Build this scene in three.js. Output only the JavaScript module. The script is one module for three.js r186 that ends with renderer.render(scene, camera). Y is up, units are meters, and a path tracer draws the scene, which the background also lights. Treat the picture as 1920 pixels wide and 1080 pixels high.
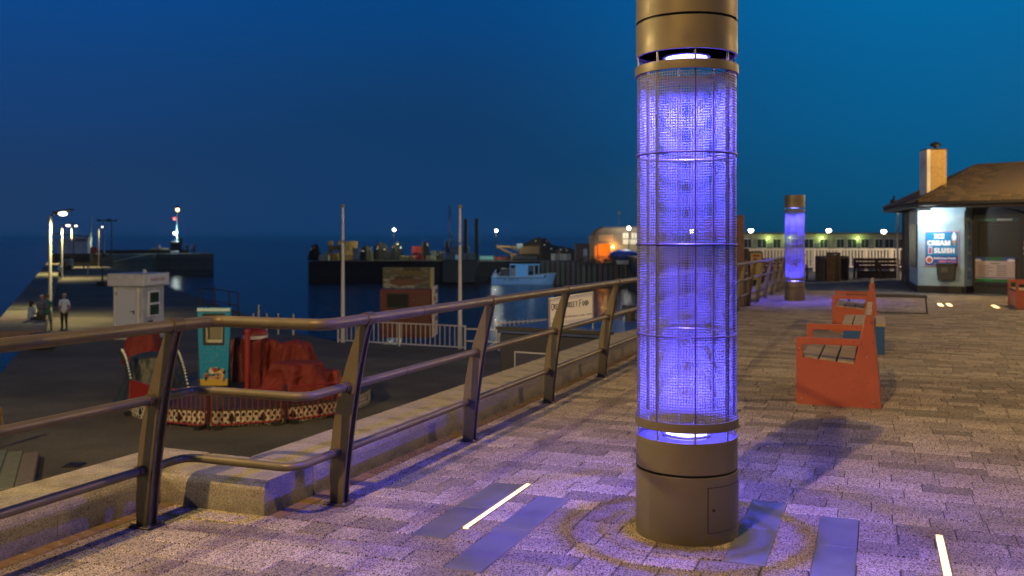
import * as THREE from 'three';
import { mergeGeometries } from 'three/addons/utils/BufferGeometryUtils.js';
import { MarchingCubes } from 'three/addons/objects/MarchingCubes.js';
import { RectAreaLightUniformsLib } from 'three/addons/lights/RectAreaLightUniformsLib.js';

// ---------- camera, sky, exposure ----------
const scene = new THREE.Scene();
const F = 1720, CX = 960, HY = 447, EYE = 1.6, LOW = -3.0, SEA = -5.2, TILT = 0.0064;
const camera = new THREE.PerspectiveCamera(2 * Math.atan(540 / F) * 180 / Math.PI, 1920 / 1080, 0.1, 9000);
camera.position.set(0, EYE, 0);
camera.setViewOffset(1920, 1080, 0, 540 - HY, 1920, 1080);
camera.focus = 5.6; camera.userData.fStop = 2.4;
scene.add(camera);
const renderer = new THREE.WebGLRenderer();
renderer.toneMapping = THREE.LinearToneMapping;
renderer.toneMappingExposure = 1;
renderer.shadowMap.enabled = true;
RectAreaLightUniformsLib.init();

const lin = (v) => { v /= 255; return v <= 0.04045 ? v / 12.92 : ((v + 0.055) / 1.055) ** 2.4; };
const rgb = (r, g, b) => new THREE.Color().setRGB(r, g, b);
{
  const W = 512, H = 256, data = new Float32Array(W * H * 4), ss = THREE.MathUtils.smoothstep;
  // sky after sunset: deep blue, the afterglow to the right; rows are elevations, columns bearings from the view axis
  const els = [0, 3, 8, 15, 40, 90], azs = [-180, -60, -30, -5, 27, 70, 180];
  const L = [[26, 49, 82], [26, 56, 97], [18, 62, 117], [4, 70, 139], [4, 46, 100], [4, 34, 72]];
  const C = [[14, 44, 74], [15, 51, 88], [14, 58, 104], [3, 67, 128], [3, 46, 100], [4, 34, 72]];
  const R = [[0, 73, 108], [0, 82, 124], [0, 92, 144], [0, 104, 164], [0, 66, 116], [4, 34, 72]];
  const B = [[16, 52, 95], [16, 56, 106], [12, 60, 118], [4, 58, 118], [4, 40, 86], [4, 34, 72]];
  const cols = [B, L, L, C, R, R, B].map((c) => c.map((p) => p.map(lin)));
  for (let r = 0; r < H; r++) for (let c = 0; c < W; c++) {
    const el = Math.max(0, ((r + 0.5) / H - 0.5) * 180);
    let az = ((c + 0.5) / W - 0.5) * 360 + 90; if (az > 180) az -= 360;
    let i = 0; while (i < els.length - 2 && el > els[i + 1]) i++;
    let j = 0; while (j < azs.length - 2 && az > azs[j + 1]) j++;
    const fe = ss(el, els[i], els[i + 1]) * 0.35 + 0.65 * Math.min(1, (el - els[i]) / (els[i + 1] - els[i])), fa = ss(az, azs[j], azs[j + 1]);
    for (let k = 0; k < 3; k++) {
      const a = cols[j][i][k] * (1 - fa) + cols[j + 1][i][k] * fa, b = cols[j][i + 1][k] * (1 - fa) + cols[j + 1][i + 1][k] * fa;
      data[(r * W + c) * 4 + k] = a * (1 - fe) + b * fe;
    }
    data[(r * W + c) * 4 + 3] = 1;
  }
  const t = new THREE.DataTexture(data, W, H, THREE.RGBAFormat, THREE.FloatType);
  t.mapping = THREE.EquirectangularReflectionMapping; t.magFilter = THREE.LinearFilter; t.needsUpdate = true;
  scene.background = t; scene.environment = t;
}

// ---------- helpers ----------
let seed = 7;
const rnd = () => { seed = (seed * 1664525 + 1013904223) % 4294967296; return seed / 4294967296; };
const rr = (a, b) => a + (b - a) * rnd();
const V = (x, y, z) => new THREE.Vector3(x, y, z);
const SX = 0.9296, TX = 0.3687, YAW = -Math.asin(TX);              // the promenade's own axes: s across (inboard), t along the railing
const at = (px, py, z) => V((px - CX) / F * z, EYE - (py - HY) / F * z, -z);          // a place seen at a pixel of the photograph, z metres off
const onH = (px, py, h) => at(px, py, (EYE - h) * F / (py - HY));
const low = (px, py) => onH(px, py, LOW), sea = (px, py) => onH(px, py, SEA);
const plazaZ = (py) => EYE * F / (py - HY - TILT * F);
const plz = (px, py) => at(px, py, plazaZ(py));
const ST = (s, t, y = 0) => { const d = -TX * s + SX * t; return V(SX * s + TX * t, y - TILT * d, -d); };
const QP = new THREE.Quaternion().setFromAxisAngle(V(1, 0, 0), -TILT).multiply(new THREE.Quaternion().setFromAxisAngle(V(0, 1, 0), YAW));
const taken = {};
const numbered = (n) => { const k = taken[n] = (taken[n] ?? -1) + 1; return k ? n + '_' + String(k).padStart(3, '0') : n; };
function tag(o, label, category, group) { o.userData = { label, category }; if (group) o.userData.group = group; return o; }
function thing(name, label, category, p = V(0, 0, 0), turn = 0, group) {
  const o = new THREE.Group(); o.name = numbered(name); scene.add(o); o.position.copy(p); o.rotation.y = turn;
  return tag(o, label, category, group);
}
function framed(name, label, category, s, t, group) { const o = thing(name, label, category, ST(s, t), 0, group); o.quaternion.copy(QP); return o; }
function metric(g) {                                               // uv in metres from the dominant axis
  if (g.index) g = g.toNonIndexed();
  const p = g.attributes.position, uv = new Float32Array(p.count * 2), a = V(), b = V(), c = V();
  if (!g.attributes.normal) g.computeVertexNormals();
  for (let i = 0; i < p.count; i += 3) {
    a.fromBufferAttribute(p, i); b.fromBufferAttribute(p, i + 1); c.fromBufferAttribute(p, i + 2);
    const n = b.clone().sub(a).cross(c.clone().sub(a)), x = Math.abs(n.x), y = Math.abs(n.y), z = Math.abs(n.z);
    [a, b, c].forEach((v, k) => { const w = y >= x && y >= z ? [v.x, v.z] : x >= z ? [v.z, v.y] : [v.x, v.y]; uv[(i + k) * 2] = w[0]; uv[(i + k) * 2 + 1] = w[1]; });
  }
  const o = new THREE.BufferGeometry();
  o.setAttribute('position', p); o.setAttribute('normal', g.attributes.normal); o.setAttribute('uv', new THREE.BufferAttribute(uv, 2));
  if (g.attributes.color) o.setAttribute('color', g.attributes.color);
  return o;
}
function join(list, keep = false) { list = [].concat(list).map((g) => keep ? strip(g) : metric(g)); return list.length > 1 ? mergeGeometries(list) : list[0]; }
function strip(g) { if (g.index) g = g.toNonIndexed(); const o = new THREE.BufferGeometry(); for (const k of ['position', 'normal', 'uv']) o.setAttribute(k, g.attributes[k]); return o; }
function put(name, geo, mat, parent, keep) { const m = new THREE.Mesh(join(geo, keep), mat); m.name = parent === scene ? numbered(name) : name; parent.add(m); return m; }
function struct(name, geo, mat, keep) { const m = put(name, geo, mat, scene, keep); m.userData.kind = 'structure'; return m; }
function bx(w, h, d, x = 0, y = 0, z = 0) { return new THREE.BoxGeometry(w, h, d).translate(x, y, z); }
function rb(w, h, d, r, x = 0, y = 0, z = 0) {                      // box with chamfered edges (convex hull of 24 points, 44 triangles)
  const W = w / 2, H = h / 2, D = d / 2, P = [];
  const f = (pts) => { for (let i = 1; i < pts.length - 1; i++) P.push(...pts[0], ...pts[i], ...pts[i + 1]); };
  const flip = (pts, ok) => f(ok ? pts : pts.slice().reverse());
  for (const s of [-1, 1]) {
    flip([[s * W, -H + r, -D + r], [s * W, H - r, -D + r], [s * W, H - r, D - r], [s * W, -H + r, D - r]], s > 0);
    flip([[-W + r, s * H, -D + r], [-W + r, s * H, D - r], [W - r, s * H, D - r], [W - r, s * H, -D + r]], s > 0);
    flip([[-W + r, -H + r, s * D], [W - r, -H + r, s * D], [W - r, H - r, s * D], [-W + r, H - r, s * D]], s > 0);
    for (const u of [-1, 1]) {
      flip([[s * W, u * (H - r), -D + r], [s * (W - r), u * H, -D + r], [s * (W - r), u * H, D - r], [s * W, u * (H - r), D - r]], s * u > 0);
      flip([[s * W, -H + r, u * (D - r)], [s * W, H - r, u * (D - r)], [s * (W - r), H - r, u * D], [s * (W - r), -H + r, u * D]], s * u > 0);
      flip([[-W + r, s * H, u * (D - r)], [-W + r, s * (H - r), u * D], [W - r, s * (H - r), u * D], [W - r, s * H, u * (D - r)]], s * u > 0);
      for (const v of [-1, 1]) flip([[s * W, u * (H - r), v * (D - r)], [s * (W - r), u * H, v * (D - r)], [s * (W - r), u * (H - r), v * D]], s * u * v > 0);
    }
  }
  const g = new THREE.BufferGeometry(); g.setAttribute('position', new THREE.Float32BufferAttribute(P, 3)); g.computeVertexNormals();
  return g.translate(x, y, z);
}
function cy(r0, r1, h, x = 0, y = 0, z = 0, n = 16) { return new THREE.CylinderGeometry(r1, r0, h, n).translate(x, y, z); }
function rod(a, b, r, n = 6, r1 = r) {
  const d = b.clone().sub(a), g = new THREE.CylinderGeometry(r1, r, d.length(), n);
  return g.applyQuaternion(new THREE.Quaternion().setFromUnitVectors(V(0, 1, 0), d.clone().normalize())).translate((a.x + b.x) / 2, (a.y + b.y) / 2, (a.z + b.z) / 2);
}
const pr = (a, b, r, n) => rod(V(...a), V(...b), r, n);
function sweep(pts, r, n = 14) {                                   // round tube through points
  const pos = [], nor = [], idx = [], m = pts.length; let up = V(0, 1, 0);
  for (let i = 0; i < m; i++) {
    const d = pts[Math.min(m - 1, i + 1)].clone().sub(pts[Math.max(0, i - 1)]).normalize();
    const a = up.clone().sub(d.clone().multiplyScalar(up.dot(d))).normalize(), b = d.clone().cross(a); up = a;
    for (let k = 0; k <= n; k++) { const q = k / n * Math.PI * 2, e = a.clone().multiplyScalar(Math.cos(q)).add(b.clone().multiplyScalar(Math.sin(q))); nor.push(e.x, e.y, e.z); e.multiplyScalar(typeof r === 'function' ? r(i / (m - 1)) : r).add(pts[i]); pos.push(e.x, e.y, e.z); }
    if (i) for (let k = 0; k < n; k++) { const o = (i - 1) * (n + 1) + k, q = o + n + 1; idx.push(o, o + 1, q, q, o + 1, q + 1); }
  }
  const g = new THREE.BufferGeometry(); g.setAttribute('position', new THREE.Float32BufferAttribute(pos, 3)); g.setAttribute('normal', new THREE.Float32BufferAttribute(nor, 3)); g.setIndex(idx);
  return g;
}
function ext(pts, depth, holes, bevel = 0) {                       // polygon in x,y pushed along +z
  const s = new THREE.Shape(pts.map((p) => new THREE.Vector2(...p)));
  for (const h of holes ?? []) s.holes.push(new THREE.Path(h.map((p) => new THREE.Vector2(...p))));
  return new THREE.ExtrudeGeometry(s, { depth, bevelEnabled: bevel > 0, bevelSize: bevel, bevelThickness: bevel, bevelSegments: 1, curveSegments: 8 });
}
function slab(pts, y0, y1) {                                       // plan polygon of [x, depth] between two heights
  return ext(pts.map(([x, d]) => [x, d]), y1 - y0).rotateX(-Math.PI / 2).translate(0, y0, 0);
}
const xz = (v) => [v.x, -v.z];
function quad(a, b, c, d) {                                        // flat sheet with uv 0..1: a bottom left, b bottom right, c top right, d top left
  const g = new THREE.BufferGeometry();
  g.setAttribute('position', new THREE.Float32BufferAttribute([a, b, c, a, c, d].flatMap((v) => [v.x, v.y, v.z]), 3));
  g.setAttribute('uv', new THREE.Float32BufferAttribute([0, 0, 1, 0, 1, 1, 0, 0, 1, 1, 0, 1], 2)); g.computeVertexNormals();
  return g;
}
const board = (w, h, x = 0, y = 0, z = 0) => new THREE.PlaneGeometry(w, h).translate(x, y, z);

// ---------- textures ----------
const hash = (x, y) => { let h = Math.imul(x, 374761393) + Math.imul(y, 668265263) | 0; h = Math.imul(h ^ h >>> 13, 1274126177); return ((h ^ h >>> 16) >>> 0) / 4294967296; };
function vnoise(x, y, p) {                                         // tiling value noise with period p
  const i = Math.floor(x), j = Math.floor(y), u = x - i, v = y - j, s = u * u * (3 - 2 * u), t = v * v * (3 - 2 * v), m = (n) => ((n % p) + p) % p;
  const a = hash(m(i), m(j)), b = hash(m(i + 1), m(j)), c = hash(m(i), m(j + 1)), d = hash(m(i + 1), m(j + 1));
  return a + (b - a) * s + (c - a) * t + (a - b - c + d) * s * t;
}
const fbm = (x, y, p, o = 4) => { let s = 0, a = 0.5; for (let i = 0; i < o; i++) { s += a * vnoise(x * p, y * p, p); a *= 0.5; p *= 2; } return s / (1 - 0.5 ** o); };
function tex(n, size, f, color = true) {                           // square tile of size metres; f(u, v) gives 0..1 grey or a triple
  const d = new Uint8Array(n * n * 4);
  for (let y = 0; y < n; y++) for (let x = 0; x < n; x++) {
    let c = f(x / n, y / n); if (!Array.isArray(c)) c = [c, c, c];
    for (let k = 0; k < 3; k++) d[(y * n + x) * 4 + k] = Math.max(0, Math.min(255, c[k] * 255));
    d[(y * n + x) * 4 + 3] = 255;
  }
  const t = new THREE.DataTexture(d, n, n); t.magFilter = THREE.LinearFilter; t.wrapS = t.wrapT = THREE.RepeatWrapping; t.repeat.set(1 / size, 1 / size);
  if (color) t.colorSpace = THREE.SRGBColorSpace; t.needsUpdate = true;
  return t;
}
function canvas(w, h, draw) {
  const c = document.createElement('canvas'); c.width = w; c.height = h; draw(c.getContext('2d'), w, h);
  const t = new THREE.CanvasTexture(c); t.colorSpace = THREE.SRGBColorSpace; return t;
}
const T = {
  granite: tex(512, 0.62, (u, v) => { const f = hash(Math.floor(u * 170), Math.floor(v * 170) + 999), n = vnoise(u * 128, v * 128, 128), m = fbm(u, v, 6, 3); return (n > 0.67 || f > 0.9 ? 0.27 : n < 0.25 ? 1.0 : 0.87) * (0.9 + 0.16 * m); }),
  graniteBump: tex(512, 0.62, (u, v) => vnoise(u * 128, v * 128, 128) > 0.7 ? 0.1 : 0.6 + 0.4 * vnoise(u * 90, v * 90, 90), false),
  fine: tex(512, 0.5, (u, v) => 0.72 + 0.28 * fbm(u, v, 5, 4) + (hash(u * 512 | 0, v * 512 | 0) - 0.5) * 0.22 - (vnoise(u * 200, v * 200, 200) > 0.82 ? 0.25 : 0)),
  kerb: tex(512, 0.5, (u, v) => (0.68 + 0.32 * fbm(u, v, 4, 4)) * (vnoise(u * 150, v * 150, 150) > 0.72 ? 0.62 : vnoise(u * 150, v * 150, 150) < 0.2 ? 1.12 : 0.92) * (0.92 + 0.16 * hash(u * 512 | 0, v * 512 | 0))),
  slate: tex(256, 0.7, (u, v) => 0.74 + 0.2 * fbm(u, v, 4, 4) + 0.12 * (hash(u * 256 | 0, v * 256 | 0) - 0.5)),
  tarmac: tex(512, 9, (u, v) => 0.5 + 0.42 * fbm(u, v, 5, 5) + 0.22 * (hash(u * 512 | 0, v * 512 | 0) - 0.5) - 0.25 * Math.max(0, fbm(u + 0.3, v, 3, 3) - 0.55)),
  wood: tex(256, 0.6, (u, v) => 0.62 + 0.22 * fbm(u * 0.15 + 0.1 * Math.sin(v * 6.28), v, 24, 3) + 0.18 * vnoise(u * 6, v * 48, 48)),
  woodBump: tex(256, 0.6, (u, v) => vnoise(u * 6, v * 48, 48), false),
  ripple: tex(512, 14, (u, v) => { let h = 0; for (const [a, b, p, w] of [[3, 11, 0.3, 1], [-2, 17, 1.2, 0.8], [5, 23, 2.2, 0.6], [-7, 31, 0.7, 0.5], [9, 41, 4, 0.35]]) h += w * Math.sin((u * a + v * b) * 6.2832 + p + 2 * fbm(u, v, 4, 2)); return 0.5 + 0.11 * h + 0.25 * (fbm(u, v, 16, 3) - 0.5); }, false),
  stucco: tex(256, 0.8, (u, v) => 0.7 + 0.3 * fbm(u, v, 24, 3)),
  grime: tex(256, 2.2, (u, v) => 0.7 + 0.3 * fbm(u, v, 5, 4)),
  scuff: tex(512, 1.3, (u, v) => 0.9 + 0.1 * fbm(u, v, 6, 4) - (vnoise(u * 60, v * 60, 60) > 0.93 ? 0.2 : 0) - 0.04 * Math.max(0, fbm(u + 0.4, v, 9, 3) - 0.62) * 6),
  rough: tex(256, 0.9, (u, v) => 0.55 + 0.45 * fbm(u, v, 10, 4), false),
  pile: tex(256, 6, (u, v) => 0.4 + 0.6 * fbm(u, v * 0.25, 12, 3)),
};
const std = (c, roughness = 0.7, o = {}) => new THREE.MeshStandardMaterial({ color: Array.isArray(c) ? rgb(...c) : c, roughness, ...o });
const glow = (c, k, o = {}) => new THREE.MeshStandardMaterial({ color: rgb(0.2, 0.2, 0.2), emissive: rgb(...c), emissiveIntensity: k, roughness: 0.5, ...o });
const M = {
  bronze: std([0.195, 0.165, 0.108], 0.62, { metalness: 0.3, roughnessMap: T.rough, map: T.grime }),
  bronzeDark: std([0.07, 0.055, 0.035], 0.5, { metalness: 0.3 }),
  columnDark: std([0.075, 0.06, 0.048], 0.45, { metalness: 0.3, roughnessMap: T.rough }),
  steel: std([0.35, 0.34, 0.33], 0.4, { metalness: 0.7 }),
  black: std([0.012, 0.012, 0.013], 0.55), charcoal: std([0.035, 0.035, 0.035], 0.6), darkMetal: std([0.05, 0.045, 0.04], 0.45, { metalness: 0.5 }),
  kerb: std([0.4, 0.37, 0.32], 0.85, { map: T.kerb, bumpMap: T.graniteBump, bumpScale: 0.0012 }),
  joint: std([0.06, 0.05, 0.035], 0.95, { map: T.fine }),
  slate: std([0.17, 0.18, 0.21], 0.42, { map: T.slate }),
  tarmac: std([0.175, 0.155, 0.11], 0.9, { map: T.tarmac }),
  wall: std([0.2, 0.19, 0.17], 0.9, { map: T.grime }),
  darkWall: std([0.05, 0.05, 0.045], 0.85, { map: T.grime }),
  orange: std([0.36, 0.085, 0.042], 0.55, { map: T.scuff, roughnessMap: T.rough }), blue: std([0.01, 0.075, 0.26], 0.5, { map: T.scuff }),
  timber: std([0.42, 0.34, 0.25], 0.75, { map: T.wood, bumpMap: T.woodBump, bumpScale: 0.001 }),
  timberDark: std([0.11, 0.055, 0.035], 0.7, { map: T.wood, bumpMap: T.woodBump, bumpScale: 0.001 }),
  white: std([0.8, 0.81, 0.82], 0.55, { map: T.grime }), white2: std([0.8, 0.8, 0.8], 0.5),
  red: std([0.24, 0.016, 0.014], 0.5), tarp: std([0.2, 0.014, 0.008], 0.75, { side: THREE.DoubleSide, map: T.grime }),
  glass: new THREE.MeshPhysicalMaterial({ color: rgb(0.8, 0.85, 0.85), roughness: 0.04, transmission: 0.9, thickness: 0 }),
};

// ---------- promenade paving ----------
const kerbFace = (t) => t < 4.48 ? -4.12 : -3.34;
const paving = new THREE.Group(); paving.name = 'promenade_paving'; paving.userData.kind = 'structure'; paving.quaternion.copy(QP); scene.add(paving);
const slabsAt = [[-2.39, -2.18, 4.5, 5.7], [-2.0, -1.79, 4.1, 5.5], [-0.72, -0.51, 4.7, 5.9], [-0.3, -0.09, 3.5, 5.7]];
const stripsAt = [[-2.176, -2.132, 4.72, 5.74], [0.3, 0.346, 4.5, 5.56]];
{
  const tones = [[0.56, 0.5, 0.43], [0.5, 0.44, 0.38], [0.45, 0.395, 0.345], [0.38, 0.335, 0.29], [0.34, 0.3, 0.255], [0.29, 0.255, 0.215]].map((c) => [c[0], c[1] * 0.98, c[2] * 0.86]);
  const paverMat = tones.map((c) => std(c, 0.82, { map: T.granite, bumpMap: T.graniteBump, bumpScale: 0.0016 }));
  const mossMat = std([0.22, 0.15, 0.07], 0.95, { map: T.fine, bumpMap: T.graniteBump, bumpScale: 0.002 });
  const fieldMat = std([1, 1, 1], 0.85, { map: T.granite, bumpMap: T.graniteBump, bumpScale: 0.0016, vertexColors: true });
  const shapes = {};
  function shape(len, wid, v) {                                    // top with a worn chamfer, shared between alike pavers
    const key = Math.round(len * 50) + '_' + Math.round(wid * 50) + '_' + v;
    if (shapes[key]) return shapes[key];
    const L = Math.round(len * 50) / 100 - 0.0028, W = Math.round(wid * 50) / 100 - 0.0028, c = 0.004, P = [], N = [], U = [], ou = hash(v, 3) * 5, ov = hash(v, 4) * 5;
    const f = (q, n) => { for (const i of [0, 1, 2, 0, 2, 3]) { P.push(...q[i]); N.push(...n); U.push(q[i][0] + ou, q[i][2] + ov + q[i][1]); } };
    f([[-L + c, 0, W - c], [L - c, 0, W - c], [L - c, 0, -W + c], [-L + c, 0, -W + c]], [0, 1, 0]);
    const ring = (d, y) => [[-L + d, y, W - d], [L - d, y, W - d], [L - d, y, -W + d], [-L + d, y, -W + d]], r0 = ring(c, 0), r1 = ring(0, -0.004), r2 = ring(0, -0.03), n4 = [[0, 0, 1], [1, 0, 0], [0, 0, -1], [-1, 0, 0]];
    for (let k = 0; k < 4; k++) { const j = (k + 1) % 4, n = n4[k]; f([r1[k], r1[j], r0[j], r0[k]], [n[0] * 0.7, 0.7, n[2] * 0.7]); f([r2[k], r2[j], r1[j], r1[k]], n); }
    const g = new THREE.BufferGeometry();
    g.setAttribute('position', new THREE.Float32BufferAttribute(P, 3)); g.setAttribute('normal', new THREE.Float32BufferAttribute(N, 3)); g.setAttribute('uv', new THREE.Float32BufferAttribute(U, 2));
    return shapes[key] = g;
  }
  const list = [];
  for (let k = 0, t = 2.3; t < 46; t += 0.2, k++) {
    const tm = t + 0.1, left = kerbFace(tm) + 0.11;
    const blocks = [...slabsAt, ...stripsAt].filter((b) => tm > b[2] && tm < b[3]).sort((a, b) => a[0] - b[0]);
    let spans = [], from = left; for (const b of blocks) { spans.push([from, b[0]]); from = b[1]; } spans.push([from, 26]);
    let run = rnd();
    for (const [a, b] of spans) {
      let s = a;
      while (s < b - 0.03) {
        let len = [0.2, 0.2, 0.26, 0.3, 0.3, 0.4][Math.floor(rnd() * 6)]; if (s === a && a === left) len *= rr(0.4, 1);
        if (s + len > b - 0.08) len = b - s;
        if (len > 0.5) len = len / 2;
        const c = ST(s + len / 2, tm), d = -c.z, px = CX + c.x / d * F, py = HY + (EYE - c.y) / d * F;
        if (rnd() > 0.22) run = rnd();
        if (d > 2.6 && px > -260 && px < 2180) list.push({ s: s + len / 2, t: tm, len, wid: 0.2, tone: Math.min(5, Math.floor(run * 6)), d: (px > -20 && px < 1940 && py < 1095) ? d : d + 100 });
        s += len;
      }
    }
    for (let q = 0; q < 2; q++) { const c = ST(left - 0.055, t + 0.05 + q * 0.1), d = -c.z; if (d > 2.6) list.push({ s: left - 0.055, t: t + 0.05 + q * 0.1, len: 0.1, wid: 0.1, tone: -1, d: d < 6.4 ? d + 0.6 : d + 100 }); }
  }
  list.sort((a, b) => a.d - b.d);
  const P = [], N = [], U = [], C = [];
  list.forEach((p, i) => {
    const g = shape(p.len, p.wid, i % 5), y = rr(-0.0016, 0.0012), ax = rr(-1, 1) * 0.004, az = rr(-1, 1) * 0.003, e = new THREE.Euler(ax, 0, az);
    if (i < 300) { const m = new THREE.Mesh(g, p.tone < 0 ? mossMat : paverMat[p.tone]); m.name = 'paver'; m.position.set(p.s, y, -p.t); m.rotation.copy(e); paving.add(m); return; }
    const mx = new THREE.Matrix4().compose(V(p.s, y, -p.t), new THREE.Quaternion().setFromEuler(e), V(1, 1, 1)), v = V(), a = g.attributes, k = rr(0.93, 1.07), far = p.t > 22, c = p.tone < 0 ? [0.22, 0.15, 0.07] : tones[p.tone];
    for (let j = 0; j < (far ? 6 : a.position.count); j++) {
      v.fromBufferAttribute(a.position, j).applyMatrix4(mx); P.push(v.x, v.y, v.z); N.push(a.normal.getX(j), a.normal.getY(j), a.normal.getZ(j)); U.push(a.uv.getX(j), a.uv.getY(j)); C.push(c[0] * k, c[1] * k, c[2] * k);
    }
  });
  const g = new THREE.BufferGeometry();
  for (const [n, d, w] of [['position', P, 3], ['normal', N, 3], ['uv', U, 2], ['color', C, 3]]) g.setAttribute(n, new THREE.Float32BufferAttribute(d, w));
  const field = new THREE.Mesh(g, fieldMat); field.name = 'paver_field'; field.userData.kind = 'stuff'; paving.add(field);
  put('joint_bed', [bx(40, 0.05, 12, 15.9, -0.033, 1.6), bx(42, 0.05, 75, 17.66, -0.033, -41.92)], M.joint, paving);
  const farMat = std([0.38, 0.33, 0.27], 0.9, { map: T.granite });
  put('far_paving', [bx(60, 0.05, 40, 24, -0.03, -66.02)], farMat, paving);
  for (const [a, b, t0, t1] of slabsAt) { const n = Math.round((t1 - t0) / 0.6), w = (t1 - t0) / n; for (let i = 0; i < n; i++) put('slate_slab', rb(b - a - 0.006, 0.03, w - 0.006, 0.003, (a + b) / 2, -0.0145 + rr(-0.001, 0.001), -(t0 + w * (i + 0.5))), M.slate, paving); }
}
// light strips let into the paving
function strip_light(label, s0, s1, t0, t1, power, group) {
  const o = framed('ground_light', label, 'ground light', (s0 + s1) / 2, t0, group), w = s1 - s0, L = t1 - t0;
  put('frame', [bx(0.005, 0.03, L, -w / 2 + 0.0025, -0.013, -L / 2), bx(0.005, 0.03, L, w / 2 - 0.0025, -0.013, -L / 2)], M.steel, o);
  put('light_diffuser', rb(w - 0.011, 0.02, L - 0.004, 0.002, 0, -0.009, -L / 2), glow([1, 0.62, 0.22], 3), o);
  const l = new THREE.RectAreaLight(rgb(1, 0.66, 0.26), power, w - 0.011, L); l.name = 'strip_light'; l.position.set(0, 0.006, -L / 2); l.rotation.x = Math.PI / 2; o.add(l);
  return o;
}
const [sa, sb] = stripsAt;
strip_light('glowing warm light strip beside the dark slab left of the near column', ...sa, 4);
strip_light('glowing warm light strip in the paving at the lower right corner', ...sb, 4);
for (const [px, py, lab] of [[1763, 571.5, 'left one of the pair of small light strips before the ice cream kiosk'], [1779.5, 571.5, 'right one of the pair of small light strips before the ice cream kiosk'], [1866, 575, 'single small light strip set in the paving by the orange seat at right']]) {
  const p = plz(px, py), s = p.x * SX + p.z * TX, t = p.x * TX - p.z * SX;
  const o = framed('ground_light', lab, 'ground light', s, t);
  put('light_diffuser', rb(0.1, 0.03, 1.0, 0.004, 0, -0.006, 0), glow([1, 0.66, 0.24], 3.5), o); put('frame', [bx(0.02, 0.03, 1.02, -0.061, -0.009, 0), bx(0.02, 0.03, 1.02, 0.061, -0.009, 0)], M.steel, o);
  const l = new THREE.RectAreaLight(rgb(1, 0.66, 0.26), 3, 0.1, 1); l.name = 'strip_light'; l.position.set(0, 0.014, 0); l.rotation.x = Math.PI / 2; o.add(l);
}

// ---------- stone kerb of the promenade and the wall below it ----------
{
  const o = framed('stone_kerb', 'low pale granite kerb of long rounded blocks under the railing', 'kerb', -3.34, 4.48);
  const prof = (w) => { const p = [[0, -0.06], [0, 0.135]]; for (let i = 0; i <= 6; i++) { const a = i / 6 * Math.PI / 2; p.push([-0.065 + 0.065 * Math.cos(a), 0.135 + 0.065 * Math.sin(a)]); } p.push([-w + 0.02, 0.2], [-w, 0.18], [-w, -0.06]); return p; };
  const block = (s, t0, t1, w = 0.5) => put('kerb_block', ext(prof(w), t1 - t0 - 0.007, null, 0.003).translate(s + 3.34, 0, -(t1 - 4.48) + 0.0035), M.kerb, o);
  for (const [a, b] of [[-2.6, -0.7], [-0.7, 1.2], [1.2, 2.45], [2.45, 3.71], [3.71, 4.36], [4.36, 4.98]]) block(-4.12, a, b);
  // the block that steps inboard: its long face looks back along the promenade
  put('kerb_block', ext(prof(0.5), 0.772, null, 0.003).rotateY(-Math.PI / 2).translate(-0.006, 0, 0), M.kerb, o);
  for (let t = 4.985, i = 0; t < 48; i++) { const L = i % 2 ? 1.9 : 1.55; block(-3.34, t, t + L); t += L; }
  const w = framed('harbour_wall', 'harbour wall below the promenade kerb', 'wall', -3.5, 4.6);
  delete w.userData.label; delete w.userData.category; w.userData.kind = 'structure';
  put('wall_face', [bx(0.42, 3.4, 12, -0.86, -1.78, 5.6), bx(0.5, 3.4, 46, -0.12, -1.78, -23.4), bx(1.1, 3.4, 0.45, -0.5, -1.78, -0.12)], M.wall, w);
}

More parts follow.
